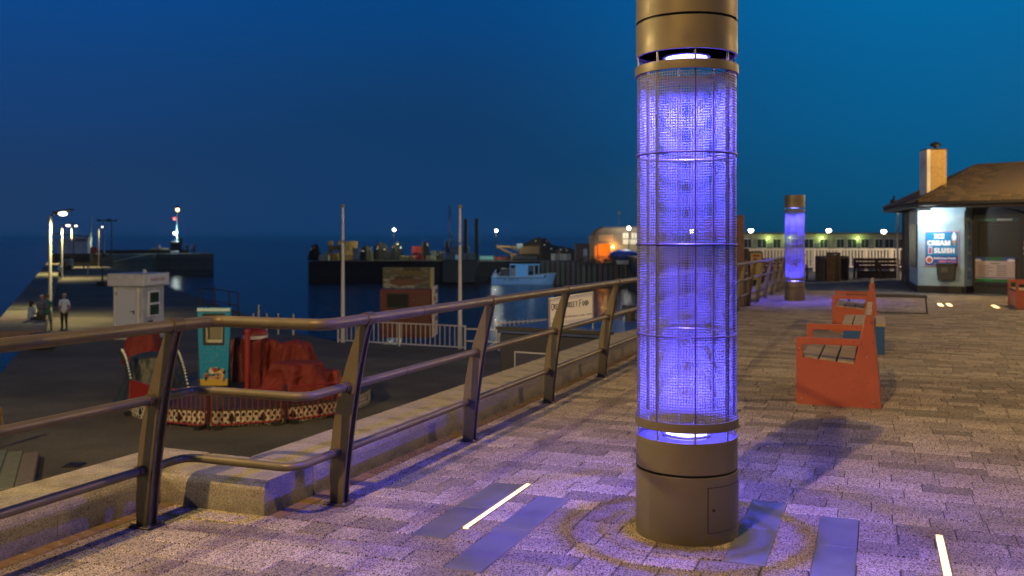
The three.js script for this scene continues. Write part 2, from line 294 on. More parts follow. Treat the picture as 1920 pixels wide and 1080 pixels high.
// ---------- railing ----------
{
  const o = framed('railing', 'long bronze tubular railing with curved posts along the promenade edge', 'railing', -3.078, 4.87);
  const off = (h) => 0.1525 * h * h;
  const wid = (h) => 0.086 + 0.042 * Math.sin(Math.min(1, h / 1.05) * Math.PI) - 0.022 * h;
  const postGeo = () => {
    const side = (f) => { const L = [], R = []; for (let i = 0; i <= 16; i++) { const h = i / 16 * 1.12; L.push([off(h) - wid(h) / 2 * f, h]); R.unshift([off(h) + wid(h) / 2 * f, h]); } return [...L, ...R]; };
    return [ext(side(1), 0.009, null, 0.0015).translate(0, 0, 0.024), ext(side(1), 0.009, null, 0.0015).translate(0, 0, -0.033), ext(side(0.62), 0.046).translate(0, 0, -0.023)];
  };
  const pg = join(postGeo()), levels = [['top_rail', 1.145, 0.034, 0.2], ['middle_rail', 0.73, 0.027, 0.075], ['bottom_rail', 0.323, 0.025, 0.0]];
  const collars = [0.042, 0.035, 0.032];
  const posts = [[-0.772, -2.74], [-0.772, -0.79]]; for (let i = 0; i < 20; i++) posts.push([0, i * 1.95]);
  for (const [s, t] of posts) {
    const m = new THREE.Mesh(pg, M.bronze); m.name = 'post'; m.position.set(s, 0, -t); o.add(m);
    levels.forEach(([n, h, r, e], i) => { const c = new THREE.Mesh(join(new THREE.CylinderGeometry(collars[i], collars[i], i ? 0.05 : 0.085, 20).rotateX(Math.PI / 2)), M.bronze); c.name = 'collar'; c.position.set(s + e, h, -t + (i ? 0.052 : 0)); o.add(c); });
    const fp = put('foot_plate', rb(0.15, 0.012, 0.13, 0.003, s, 0.004, -t), M.bronzeDark, o);
    if (t < 8) for (const [bx1, bz1] of [[-0.062, -0.05], [0.062, -0.05], [-0.062, 0.05], [0.062, 0.05]]) put('bolt', cy(0.008, 0.008, 0.014, s + bx1, 0.014, -t + bz1, 6), M.steel, fp);
  }
  for (const [n, h, r, e] of levels) {
    const span = (pts) => put(n, sweep(pts, r, 16), M.bronze, o);
    const v = (s, t) => V(s + e, h, -t);
    span([v(-0.772, -8), v(-0.772, -2.74)]); span([v(-0.772, -2.74), v(-0.772, -0.79)]);
    const J = -0.47, q = 0.1, pts = [v(-0.772, -0.79), v(-0.772, J - q)];
    for (let i = 1; i < 8; i++) { const a = i / 8 * Math.PI / 2; pts.push(v(-0.772 + q - q * Math.cos(a), J - q + q * Math.sin(a))); }
    pts.push(v(-0.772 + q, J), v(-q, J));
    for (let i = 1; i < 8; i++) { const a = i / 8 * Math.PI / 2; pts.push(v(-q + q * Math.sin(a), J + q - q * Math.cos(a))); }
    pts.push(v(0, J + q), v(0, 0)); span(pts);
    for (let i = 0; i < 19; i++) { span([v(0, i * 1.95), v(0, (i + 1) * 1.95)]); const c = put('sleeve_joint', new THREE.CylinderGeometry(r + 0.0012, r + 0.0012, 0.012, 16).rotateX(Math.PI / 2), M.bronzeDark, o); c.position.set(e, h, -i * 1.95 - 0.7); }
  }
}

// ---------- light columns ----------
function cage(r, y0, y1, nv, nh, wire) {                           // woven wire: upright wires and hoops, square in section
  const P = [], N = [];
  const q4 = (a, b, c, d, n) => { for (const v of [a, b, c, a, c, d]) { P.push(...v); N.push(...n); } };
  const pt = (R, a, y) => [R * Math.sin(a), y, R * Math.cos(a)];
  for (let i = 0; i < nv; i++) {
    const a = i / nv * Math.PI * 2, d = wire / r / 2, n = [Math.sin(a), 0, Math.cos(a)], l = [Math.cos(a), 0, -Math.sin(a)], R0 = r - 0.0003, R1 = r + 0.0003;
    q4(pt(R1, a - d, y0), pt(R1, a + d, y0), pt(R1, a + d, y1), pt(R1, a - d, y1), n);
    q4(pt(R0, a + d, y0), pt(R0, a - d, y0), pt(R0, a - d, y1), pt(R0, a + d, y1), n.map((x) => -x));
    q4(pt(R1, a + d, y0), pt(R0, a + d, y0), pt(R0, a + d, y1), pt(R1, a + d, y1), l);
    q4(pt(R0, a - d, y0), pt(R1, a - d, y0), pt(R1, a - d, y1), pt(R0, a - d, y1), l.map((x) => -x));
  }
  const seg = 56, R0 = r - 0.0005, R1 = r + 0.0005, h = wire / 2;
  for (let j = 0; j < nh; j++) for (let i = 0; i < seg; i++) {
    const y = y0 + (j + 0.5) / nh * (y1 - y0), a = i / seg * Math.PI * 2, b = (i + 1) / seg * Math.PI * 2, n = [Math.sin((a + b) / 2), 0, Math.cos((a + b) / 2)];
    q4(pt(R1, a, y - h), pt(R1, b, y - h), pt(R1, b, y + h), pt(R1, a, y + h), n);
    q4(pt(R0, b, y - h), pt(R0, a, y - h), pt(R0, a, y + h), pt(R0, b, y + h), n.map((x) => -x));
    q4(pt(R1, a, y + h), pt(R1, b, y + h), pt(R0, b, y + h), pt(R0, a, y + h), [0, 1, 0]);
    q4(pt(R0, a, y - h), pt(R0, b, y - h), pt(R1, b, y - h), pt(R1, a, y - h), [0, -1, 0]);
  }
  const g = new THREE.BufferGeometry(); g.setAttribute('position', new THREE.Float32BufferAttribute(P, 3)); g.setAttribute('normal', new THREE.Float32BufferAttribute(N, 3));
  g.setAttribute('uv', new THREE.Float32BufferAttribute(new Float32Array(P.length / 3 * 2), 2));
  return g;
}
const VIOLET = [0.075, 0.06, 1];
const meshMat = new THREE.MeshPhysicalMaterial({ color: rgb(0.16, 0.17, 0.17), roughness: 0.5, transmission: 0.25, thickness: 0 });
const lathe = (pts, n = 96) => new THREE.LatheGeometry(pts.map((p) => new THREE.Vector2(...p)), n);
function lightColumn(label, p, turn, mat) {
  const o = thing('light_column', label, 'light column', p, turn), R = 0.279;
  const tube = (y0, y1, r = R, ri = r - 0.012) => lathe([[ri, y0], [r - 0.002, y0], [r, y0 + 0.002], [r, y1 - 0.002], [r - 0.002, y1], [ri, y1], [ri, y0]]);
  put('base', tube(-0.02, 0.362, R + 0.002), mat, o); put('base_collar', tube(0.374, 0.545), mat, o); put('groove', tube(0.33, 0.4, R - 0.012, R - 0.03), M.black, o);
  const deck = lathe([[0.001, 0.535], [0.2, 0.53], [0.266, 0.525], [0.266, 0.51], [0.001, 0.51]]);
  put('reflector_tray', deck, std([0.09, 0.09, 0.1], 0.35), o); put('reflector_tray', deck.clone().scale(1, -1, 1).translate(0, 3.187, 0).toNonIndexed(), std([0.09, 0.09, 0.1], 0.35, { side: THREE.DoubleSide }), o);
  put('cap_ring', tube(2.642, 2.822), mat, o); put('cap', [tube(2.834, 3.0, R), lathe([[0, 3.0], [R - 0.013, 3.0], [R - 0.013, 2.985], [0, 2.985]])], mat, o); put('groove', tube(2.8, 2.86, R - 0.012, R - 0.03), M.black, o);
  const arc = (r, a0, a1, y0, y1) => new THREE.CylinderGeometry(r, r, y1 - y0, 24, 1, true, a0, a1 - a0).translate(0, (y0 + y1) / 2, 0);
  const d2 = (a) => a * Math.PI / 180;
  put('door_gap', arc(R + 0.0032, d2(23), d2(88), 0.068, 0.312), M.black, o);
  const door = put('access_door', [arc(R + 0.0048, d2(24), d2(88), 0.072, 0.308)], mat, o);
  const lock = put('lock', new THREE.CylinderGeometry(0.008, 0.008, 0.008, 12).rotateX(Math.PI / 2).translate(0, 0.19, R + 0.005), M.black, door); lock.rotation.y = d2(30);
  for (const y of [0.598, 2.536]) put('band', lathe([[R - 0.006, y], [R + 0.004, y], [R + 0.0055, y + 0.002], [R + 0.0055, y + 0.048], [R + 0.004, y + 0.05], [R - 0.006, y + 0.05], [R - 0.006, y]]), mat, o);
  for (let k = 0; k < 8; k++) { const a = d2(10 + 45 * k), x = Math.sin(a) * 0.266, z = Math.cos(a) * 0.266; put('rib', bx(0.008, 1.9, 0.016, 0, 0, 0).rotateY(a).translate(x, 1.592, z), M.columnDark, o); for (const y of [0.572, 2.614]) put('spacer', cy(0.006, 0.006, 0.066, x, y, z, 8), M.steel, o); }
  for (const [y, w] of [[1.1, 0.018], [1.595, 0.034], [2.09, 0.012]]) put('hoop', lathe([[R - w, y], [R + 0.001, y], [R + 0.001, y + 0.009], [R - w, y + 0.009], [R - w, y]], 64), M.columnDark, o);  // middle hoop widened inward to throw a ring of shadow on the paving
  const k = put('wire_mesh', cage(R - 0.006, 0.62, 2.56, 118, 130, 0.0041), meshMat, o, true); k.userData.kind = 'stuff';
  for (const [y, s] of [[0.542, 1], [2.645, -1]]) {
    put('lamp_ring', new THREE.TorusGeometry(0.125, 0.008, 8, 40).rotateX(Math.PI / 2).translate(0, y, 0), M.steel, o);
    put('lamp', cy(0.112, 0.112, 0.012, 0, y, 0, 40), glow([0.55, 0.5, 1], 6), o);
    const l = new THREE.SpotLight(rgb(...VIOLET), s > 0 ? 62 : 235, 0, s > 0 ? 1.5 : 1.17, 1); l.name = 'column_lamp'; l.position.set(0, y + s * 0.012, 0); l.target.position.set(0, y + s * 1.5, 0); l.shadow.radius = 2.2; o.add(l); o.add(l.target);
  }
  return o;
}
{
  const p = plz(1287, 994.5); p.x = (1287 - CX) / F * -p.z;
  lightColumn('tall bronze light column in front with a glowing violet wire mesh', p, -Math.atan2(p.x, -p.z) - 0.0, M.bronze);
  const q = plz(1490, 563);
  lightColumn('small distant light column with a dark cap near the kiosk', q, -Math.atan2(q.x, -q.z), M.bronze);
}

// ---------- street lamps that light the place from outside the frame, plus one added behind the kiosk ----------
function streetLamp(label, x, z, h, power, color, group, r = 4) {
  const o = thing('street_lamp', label, 'street lamp', V(x, -TILT * -z, z), 0, group);
  put('pole', [cy(0.075, 0.045, h, 0, h / 2, 0, 12), cy(0.11, 0.1, 0.8, 0, 0.4, 0, 12)], M.bronzeDark, o);
  put('lamp_head', cy(0.16, 0.08, 0.12, 0, h + 0.16, 0, 16), M.bronzeDark, o);
  put('lamp_globe', new THREE.SphereGeometry(0.1, 16, 10).translate(0, h + 0.03, 0), glow(color, 8), o);
  const l = new THREE.PointLight(rgb(...color), power); l.name = 'street_lamp'; l.position.set(0, h + 0.03, 0); l.shadow.radius = r; o.add(l);
  return o;
}
const WARM = [1, 0.6, 0.18];
streetLamp('street lamp standing behind the photographer at left', -3.4, 1.7, 10, 780, WARM);
streetLamp('street lamp on the promenade far out at the right', 12.5, -9.5, 6.2, 180, WARM);
streetLamp('street lamp right of the ice cream kiosk front', 17, -26, 6.6, 300, WARM);
streetLamp('street lamp hidden behind the ice cream kiosk', 24, -46.5, 4.3, 210, [1, 0.8, 0.52]);  // unseen light, added to brighten the white balustrade

{ // flecks of paper, droppings and leaf scraps lying on the kerb and the paving
  const G = [], fleck = (s, t, y, k) => { const n = 5, P = []; for (let i = 0; i < n; i++) { const a = i / n * 6.283 + rnd(), b = (i + 1) / n * 6.283, r = k * rr(0.5, 1), q = k * rr(0.5, 1); P.push(0, 0.002, 0, q * Math.cos(b), 0, q * Math.sin(b), r * Math.cos(a), 0, r * Math.sin(a)); } const g = new THREE.BufferGeometry(); g.setAttribute('position', new THREE.Float32BufferAttribute(P, 3)); g.computeVertexNormals(); G.push(g.scale(1.6, 1, 0.8).rotateY(rr(0, 6)).translate(s + 3.34, y, -(t - 4.48))); };
  for (let i = 0; i < 46; i++) fleck(rr(-3.8, -3.42), rr(5, 13), 0.2005, rr(0.006, 0.018)); for (let i = 0; i < 14; i++) fleck(rr(-4.58, -4.2), rr(3, 4.9), 0.2005, rr(0.006, 0.016)); for (let i = 0; i < 26; i++) fleck(rr(-3.3, -3.05), rr(4.6, 9), 0.003, rr(0.005, 0.013)); for (let i = 0; i < 14; i++) fleck(rr(-4.08, -3.9), rr(2.8, 4.4), 0.003, rr(0.005, 0.014)); for (let i = 0; i < 40; i++) fleck(rr(-2.8, 2.2), rr(3.6, 9), 0.003, rr(0.004, 0.011));
  const o = put('debris', G, std([0.5, 0.47, 0.38], 0.9, { side: THREE.DoubleSide }), scene); o.position.copy(ST(-3.34, 4.48)); o.quaternion.copy(QP); tag(o, 'small pale scraps and droppings scattered on the kerb and paving', 'litter'); o.userData.kind = 'stuff';
}

// ---------- benches on the promenade ----------
function orangeBench(label, p, turn, len, group) {
  const o = thing('bench', label, 'bench', p, turn, group);
  const out = [[0, 0], [0.79, 0], [0.705, 0.905], [0.655, 0.905], [0.605, 0.667], [0, 0.667]], hole = [[0.06, 0.607], [0.59, 0.607], [0.545, 0.415], [0.06, 0.465]];
  for (const z of [-0.045, -len]) put('side_panel', ext(out, 0.04, [hole], 0.003).translate(0, 0, z), M.orange, o);
  for (let i = 0; i < 3; i++) put('seat_slat', rb(0.155, 0.045, len - 0.1, 0.005).rotateZ(-0.09).translate(0.125 + i * 0.17, 0.452 - i * 0.0155, -len / 2), M.timber, o);
  for (let i = 0; i < 3; i++) put('back_slat', rb(0.03, 0.125, len - 0.1, 0.004).rotateZ(-0.14).translate(0.6 + i * 0.02, 0.53 + i * 0.14, -len / 2), M.timber, o);
  put('top_slat', rb(0.05, 0.03, len + 0.01, 0.004, 0.68, 0.922, -len / 2), M.timber, o);
  put('back_panel', ext([[0.775, 0.02], [0.79, 0.02], [0.705, 0.9], [0.69, 0.9]], len - 0.1).translate(0, 0, -len + 0.045), M.orange, o);
  for (const [x, y] of [[0.05, 0.06], [0.72, 0.06], [0.66, 0.5], [0.03, 0.56]]) put('bolt', new THREE.CylinderGeometry(0.009, 0.009, 0.006, 8).rotateX(Math.PI / 2).translate(x, y, 0.001), M.steel, o);
  put('front_panel', bx(0.03, 0.4, len - 0.1, 0.03, 0.21, -len / 2), M.orange, o);
  return o;
}
{
  const b = plz(1493, 757);
  orangeBench('nearest orange steel bench with three timber seat slats', b, YAW, 1.6);
  const t = (d) => V(b.x + TX * d, b.y - TILT * SX * d, b.z - SX * d);
  orangeBench('orange steel bench standing behind the blue bench', t(8.15), YAW, 1.5);
  const q = thing('bench', 'backless blue bench with timber top between two orange benches', 'bench', t(4.62).add(V(0.3, 0, 0)), YAW);
  for (const z of [-0.025, -1.55]) put('side_panel', rb(0.56, 0.4, 0.04, 0.005, 0.3, 0.2, z), M.blue, q);
  for (const x of [0.035, 0.565]) put('side_skirt', rb(0.035, 0.4, 1.5, 0.005, x, 0.2, -0.79), M.blue, q);
  for (let i = 0; i < 4; i++) put('seat_slat', rb(0.135, 0.045, 1.58, 0.005, 0.07 + i * 0.153, 0.424, -0.79), M.timber, q);
  const r = plz(1905, 579);
  orangeBench('orange bench cut by the right edge of the picture before the kiosk', V(r.x, r.y, r.z), YAW, 1.5);
  const l = thing('perch_rail', 'low dark metal perch rail on thin legs beside the orange bench', 'barrier', plz(1740, 588), YAW);
  put('top_bar', rb(1.75, 0.07, 0.3, 0.01, -0.9, 0.4, 0), M.charcoal, l);
  for (const x of [-0.05, -1.72]) for (const z of [0.11, -0.11]) put('leg', [pr([x, 0.38, z], [x + 0.03, 0, z * 1.2], 0.014, 8)], M.darkMetal, l);
  put('floor_bar', rb(1.7, 0.02, 0.03, 0.004, -0.88, 0.012, 0.12), M.darkMetal, l);
}

// ---------- ice cream kiosk ----------
const paleBlue = std([0.45, 0.66, 0.78], 0.55, { map: T.grime }), plinth = std([0.012, 0.012, 0.013], 0.5);
{
  const wp = (px, d, h) => { const v = at(px, 447, d); v.y = h; return v; };
  const G = -TILT * 31, EV = 2.78;
  const o = thing('ice_cream_kiosk', 'pale blue ice cream kiosk with brown tiled roof and yellow chimney', 'kiosk', V(13.4, G, -30.3));
  const L = (v) => v.clone().sub(o.position);
  const wallSeg = (name, a, b, y0, y1, mat, th = 0.12, parent = o) => {  // upright panel between two plan points, thickness behind it
    const A = L(a), B = L(b), d = B.clone().sub(A), len = Math.hypot(d.x, d.z), m = put(name, bx(len, y1 - y0, th, len / 2, (y0 + y1) / 2 - G - A.y + A.y, -th / 2), mat, parent);
    m.position.set(A.x, -A.y * 0, A.z); m.rotation.y = Math.atan2(-d.z, d.x); return m;
  };
  const A = wp(1694, 38.5, G), B = wp(1705, 33.6, G), C = wp(1721, 30.45, G), D = wp(1808, 29.75, G), E = wp(1823, 30.15, G), Fp = wp(2120, 26.9, G);
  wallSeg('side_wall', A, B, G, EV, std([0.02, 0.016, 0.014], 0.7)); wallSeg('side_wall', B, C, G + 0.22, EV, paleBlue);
  const front = wallSeg('poster_wall', C, D, G + 0.22, EV, paleBlue, 0.25); wallSeg('return_wall', D, E, G + 0.22, EV, paleBlue);
  wallSeg('shutter_wall', E, Fp, G + 0.22, EV, std([0.05, 0.05, 0.055], 0.6));
  const off = (v, x, z) => V(v.x + x, v.y, v.z + z);
  for (const [a, b] of [[A, B], [B, C], [C, D], [D, E], [E, Fp]]) wallSeg('plinth', off(a, -0.04, 0.05), off(b, 0.02, 0.05), G, G + 0.24, plinth, 0.2);
  wallSeg('wall_cornice', off(C, -0.03, 0.04), off(D, 0.03, 0.04), EV - 0.28, EV - 0.1, paleBlue, 0.1);
  const back = [wp(2160, 36, G), wp(1694, 41.5, G)]; wallSeg('back_wall', back[0], back[1], G, EV, M.darkWall);
  // timber post and gate at the far left corner
  const pA = L(wp(1694, 38.2, G)); put('corner_post', rb(0.24, EV - G, 0.2, 0.02, pA.x, (EV - G) / 2, pA.z + 0.2), std([0.16, 0.08, 0.04], 0.6, { map: T.wood }), o);
  put('drain_pipe', cy(0.045, 0.045, EV - G - 0.1, pA.x - 0.24, (EV - G) / 2, pA.z, 10), M.white, o);
  // shutter bays in local wall coordinates
  const eF = Fp.clone().sub(E), ang = Math.atan2(-eF.z, eF.x), bay = new THREE.Group(); bay.name = 'shutter_bay'; bay.position.copy(L(E)).setY(0); bay.rotation.y = ang; o.add(bay);
  for (let k = 0; k < 2; k++) {
    const x = 0.1 + k * 1.62;
    put('arched_frame', ext([[x, 0.3], [x + 1.5, 0.3], [x + 1.5, 2.55], [x + 1.3, 2.66], [x + 1.0, 2.74], [x + 0.75, 2.76], [x + 0.5, 2.74], [x + 0.2, 2.66], [x, 2.55]], 0.06, [[[x + 0.12, 0.5], [x + 1.38, 0.5], [x + 1.38, 2.45], [x + 0.12, 2.45]]]), M.black, bay);
    const slats = []; for (let y = 0; y < 15; y++) slats.push(rb(1.26, 0.095, 0.03, 0.012, x + 0.75, 1.14 + y * 0.092, 0.02)); put('roller_shutter', slats, std([0.03, 0.03, 0.026], 0.6), bay);
    put('shutter_sign', bx(1.25, 0.09, 0.02, x + 0.72, 2.4, 0.075), std([1, 1, 1], 0.5, { map: canvas(256, 24, (c, w, h) => { c.fillStyle = '#14404e'; c.fillRect(0, 0, w, h); c.fillStyle = '#2c5a2a'; c.fillRect(40, 4, 70, 16); c.fillStyle = '#8a8f92'; c.fillRect(120, 4, 96, 16); }) }), bay, true);
  }
  const menu = canvas(256, 176, (c, w, h) => {
    c.fillStyle = '#c9b2a6'; c.fillRect(0, 0, w, h); c.fillStyle = '#3e57a8'; c.fillRect(0, 0, w, 26); c.fillStyle = '#2d7040'; c.fillRect(70, 0, 110, 24); c.fillStyle = '#e8e8ee'; c.beginPath(); c.ellipse(18, 22, 24, 10, 0, 0, 7); c.ellipse(232, 20, 26, 10, 0, 0, 7); c.fill();
    c.fillStyle = '#6b5a58'; c.font = 'bold 13px sans-serif'; c.fillRect(100, 40, 58, 6);
    for (let i = 0; i < 6; i++) for (const x of [24, 140]) c.fillRect(x, 56 + i * 13, 60 + hash(i, x) * 34, 4);
    c.fillStyle = '#8c79a8'; c.fillRect(8, 136, 240, 9); c.fillStyle = '#1f7a3c'; c.fillRect(0, 150, w, 26); c.fillStyle = '#4aa85a'; c.beginPath(); c.ellipse(70, 152, 46, 7, 0, 0, 7); c.fill();
  });
  put('menu_board', bx(1.2, 0.82, 0.02, 0.73, 0.78, 0.09), std([0.8, 0.8, 0.8], 0.4, { map: menu }), bay, true);
  put('price_board', bx(0.5, 0.72, 0.02, 1.86, 0.88, 0.09), std([0.8, 0.8, 0.8], 0.4, { map: canvas(64, 96, (c, w, h) => { c.fillStyle = '#1878b8'; c.fillRect(0, 0, w, h); c.fillStyle = '#e8f2fa'; for (const y of [10, 34, 58]) c.fillRect(8, y, 40, 12); c.fillStyle = '#c83a5a'; c.fillRect(8, 78, 44, 10); }) }), bay, true);
  [[0.5, 0.09, 0.04], [0.5, 0.45, 0.12], [0.42, 0.3, 0.1]].forEach((cc, i) => put('round_sticker', new THREE.CylinderGeometry(0.09, 0.09, 0.012, 20).rotateX(Math.PI / 2).translate(1.66, 1.66 - i * 0.17, 0.07), std(cc, 0.5), bay));
  put('rail_strip', bx(4.8, 0.1, 0.1, 2.5, 0.34, 0.06), M.black, bay);
  // the lit wall: poster, lamp, wall bin
  const fd = D.clone().sub(C), fl = Math.hypot(fd.x, fd.z), fr = new THREE.Group(); fr.name = 'poster_wall_fittings'; fr.position.copy(L(C)).setY(0); fr.rotation.y = Math.atan2(-fd.z, fd.x); o.add(fr);
  const poster = canvas(384, 430, (c, w, h) => {
    c.fillStyle = '#d8879f'; c.fillRect(0, 0, w, h); c.fillStyle = '#0e86bd'; c.fillRect(8, 8, w - 16, h - 16); c.fillStyle = '#1c4fa0'; c.fillRect(8, 300, w - 16, h - 308);
    c.fillStyle = '#ffffff'; c.strokeStyle = '#ffffff'; c.lineJoin = 'round'; c.textAlign = 'center';
    const t = (s, x, y, f, sw) => { c.font = 'bold ' + f + 'px sans-serif'; c.lineWidth = sw; c.strokeText(s, x, y); c.fillText(s, x, y); };
    t('ICE', 165, 86, 72, 8); t('CREAM', 160, 172, 78, 8); t('SLUSH', 222, 266, 78, 8);
    c.beginPath(); c.ellipse(330, 70, 26, 52, 0, 0, 7); c.ellipse(330, 46, 16, 36, 0, 0, 7); c.fill(); c.fillStyle = '#d9953f'; c.beginPath(); c.moveTo(308, 112); c.lineTo(352, 112); c.lineTo(333, 190); c.closePath(); c.fill();
    c.fillStyle = '#ffffff'; c.fillRect(40, 190, 44, 90); c.fillStyle = '#c8456c'; c.fillRect(46, 200, 32, 74);
    c.fillStyle = '#ffffff'; c.beginPath(); c.ellipse(54, 352, 40, 46, 0, 0, 7); c.fill(); c.fillStyle = '#cc5a2e'; c.beginPath(); c.ellipse(54, 356, 30, 32, 0, 0, 7); c.fill();
    c.fillStyle = '#ffffff'; t('Delicious Fresh', 226, 344, 34, 2); c.fillStyle = '#f07aa6'; c.font = 'bold 28px sans-serif'; c.fillRect(160, 362, 84, 20); c.fillRect(254, 366, 100, 12); c.fillStyle = '#dfe9ff'; for (let i = 0; i < 5; i++) c.fillRect(110 + i * 50, 398, 36, 8);
  });
  put('poster', bx(1.02, 1.14, 0.02, fl * 0.52, 1.46, 0.012), std([0.85, 0.85, 0.85], 0.35, { map: poster }), fr, true);
  const bin = put('wall_bin', ext([[-0.23, 0.5], [0.23, 0.5], [0.28, 1.0], [-0.28, 1.0]], 0.3, null, 0.015).translate(fl * 0.63, -0.04, 0.03), std([0.02, 0.025, 0.022], 0.45), fr); put('bin_rim', rb(0.62, 0.05, 0.36, 0.012, fl * 0.63, 0.965, 0.18), M.black, bin); put('bin_sign', bx(0.2, 0.16, 0.006, fl * 0.6, 0.78, 0.352), std([0.08, 0.08, 0.06], 0.5), bin);
  const lamp = put('wall_lamp_housing', new THREE.SphereGeometry(0.18, 20, 8, 0, 7, 0, 1.6).scale(1, 0.35, 0.6).translate(0.22, 2.69, 0.13), M.white2, fr);
  put('wall_lamp', new THREE.SphereGeometry(0.17, 20, 8).scale(1, 0.3, 0.55).translate(0.22, 2.675, 0.13), glow([1, 0.93, 0.78], 5), lamp);
  const wl = new THREE.PointLight(rgb(0.86, 0.95, 1), 7); wl.name = 'wall_lamp'; wl.position.set(0.35, 2.42, 0.62); wl.shadow.radius = 4; fr.add(wl);
  // posters on the side and return walls
  const sd = C.clone().sub(B), sideFit = new THREE.Group(); sideFit.name = 'side_wall_poster'; sideFit.position.copy(L(B)).setY(0); sideFit.rotation.y = Math.atan2(-sd.z, sd.x); o.add(sideFit);
  put('poster', bx(2.6, 1.5, 0.02, 1.7, 1.55, 0.012), std([0.6, 0.6, 0.6], 0.4, { map: canvas(128, 96, (c, w, h) => { c.fillStyle = '#33323c'; c.fillRect(0, 0, w, h); for (let i = 0; i < 40; i++) { c.fillStyle = ['#7a2d2d', '#8d8a80', '#51414a', '#252a3a'][i % 4]; c.fillRect(hash(i, 1) * w, hash(i, 2) * h, 16, 9); } }) }), sideFit, true);
  const rd = E.clone().sub(D), rf = new THREE.Group(); rf.name = 'return_wall_flavours'; rf.position.copy(L(D)).setY(0); rf.rotation.y = Math.atan2(-rd.z, rd.x); o.add(rf);
  put('flavour_strip', bx(0.26, 1.9, 0.012, 0.34, 1.42, 0.012), std([0.12, 0.22, 0.42], 0.45), rf);
  for (let i = 0; i < 10; i++) put('flavour_card', bx(0.22, 0.13, 0.008, 0.34, 0.62 + i * 0.175, 0.022), std([[0.1, 0.3, 0.6], [0.32, 0.5, 0.7], [0.16, 0.34, 0.62]][i % 3], 0.45), rf), put('card_edge', bx(0.26, 0.022, 0.008, 0.34, 0.705 + i * 0.175, 0.022), std([0.45, 0.1, 0.06], 0.5), rf);
  // roof: hipped, in rows of tiles
  const T0 = L(wp(1657, 35.6, 2.76)), T1 = L(wp(1721, 29.6, 2.76)), T2 = L(wp(2200, 25.4, 2.76)), T3 = L(wp(1900, 39, 2.76)), R1 = L(wp(1828, 33.2, 4.2)), R2 = L(wp(2180, 29, 4.2));
  const roofBase = new THREE.BufferGeometry(), tri = [T1, T2, R2, T1, R2, R1, T0, T1, R1, T0, R1, T3, T3, R1, R2];
  roofBase.setAttribute('position', new THREE.Float32BufferAttribute(tri.flatMap((v) => [v.x, v.y, v.z]), 3)); roofBase.computeVertexNormals();
  const roof = put('roof', roofBase, std([0.05, 0.038, 0.028], 0.9, { side: THREE.DoubleSide }), o);
  put('soffit', ext([T0, T1, T2, L(wp(2200, 36, 2.7)), T3].map((v) => [v.x, -v.z]), 0.05).rotateX(-Math.PI / 2).translate(0, 2.6 - G, 0), M.darkWall, roof);
  for (const [a, b] of [[T0, T1], [T1, T2]]) { put('gutter', sweep([a.clone().add(V(0, -0.06, 0.08)), b.clone().add(V(0, -0.06, 0.08))], 0.06, 8), M.black, roof); const f = put('fascia', bx(a.distanceTo(b), 0.16, 0.03, a.distanceTo(b) / 2, -0.1, 0), M.black, roof); f.position.copy(a); f.rotation.y = Math.atan2(-(b.z - a.z), b.x - a.x); }
  const tileMats = [[0.1, 0.073, 0.047], [0.072, 0.053, 0.037], [0.125, 0.095, 0.058], [0.06, 0.046, 0.036]].map((c) => std(c, 0.9, { map: T.grime }));
  const tg = rb(0.29, 0.03, 0.36, 0.008), tileGeo = join(tg); let nt = 0; const rest = [];
  function tiles(a, b, apexA, apexB, limit) {                      // eave a-b up to the ridge apexA-apexB
    const u = b.clone().sub(a).normalize(), up = apexA.clone().sub(a); up.sub(u.clone().multiplyScalar(up.dot(u))); const H = up.length(); up.normalize();
    const n = u.clone().cross(up).normalize(); if (n.y < 0) n.negate(); const B3 = new THREE.Matrix4().makeBasis(u, n, u.clone().cross(n)), q = new THREE.Quaternion().setFromRotationMatrix(B3), lean = new THREE.Quaternion().setFromAxisAngle(u, 0.07);
    for (let r = 0; r * 0.28 < H; r++) {
      const f = (r * 0.28 + 0.14) / H, s = a.clone().lerp(apexA, f), e = b.clone().lerp(apexB, f), len = e.clone().sub(s).dot(u);
      for (let x = (r % 2) * 0.15; x < len - 0.05; x += 0.3) {
        const p = s.clone().add(u.clone().multiplyScalar(x + 0.15)).add(n.clone().multiplyScalar(0.035));
        const w = p.clone().add(o.position), px = CX + w.x / -w.z * F, vis = px < 1925;
        if (vis && nt < 298) { const m = new THREE.Mesh(tileGeo, tileMats[Math.floor(rnd() * 4)]); m.name = 'roof_tile'; m.position.copy(p); m.quaternion.copy(lean).multiply(q); roof.add(m); nt++; }
        else rest.push(metric(tg.clone()).applyQuaternion(q).translate(p.x, p.y, p.z));
      }
    }
  }
  tiles(T1, T2, R1, R2); tiles(T0, T1, R1, R1);
  if (rest.length) { const m = put('roof_tiles', rest, tileMats[0], roof, true); m.userData.kind = 'stuff'; }
  put('ridge_tiles', [sweep([R1, R2], 0.09, 8), sweep([T1, R1], 0.08, 8), sweep([T0, R1], 0.08, 8)], tileMats[3], roof);
  const cw = wp(1753, 31.4, 0), ch = new THREE.Group(); ch.name = 'chimney'; ch.position.copy(L(cw)).setY(0); ch.rotation.y = -0.12; roof.add(ch);
  put('chimney_stack', rb(0.52, 1.9, 0.75, 0.015, 0, 3.86, 0), std([0.5, 0.36, 0.17], 0.9, { map: T.stucco }), ch); put('chimney_trim', bx(0.12, 1.9, 0.76, -0.32, 3.86, 0), M.white, ch);
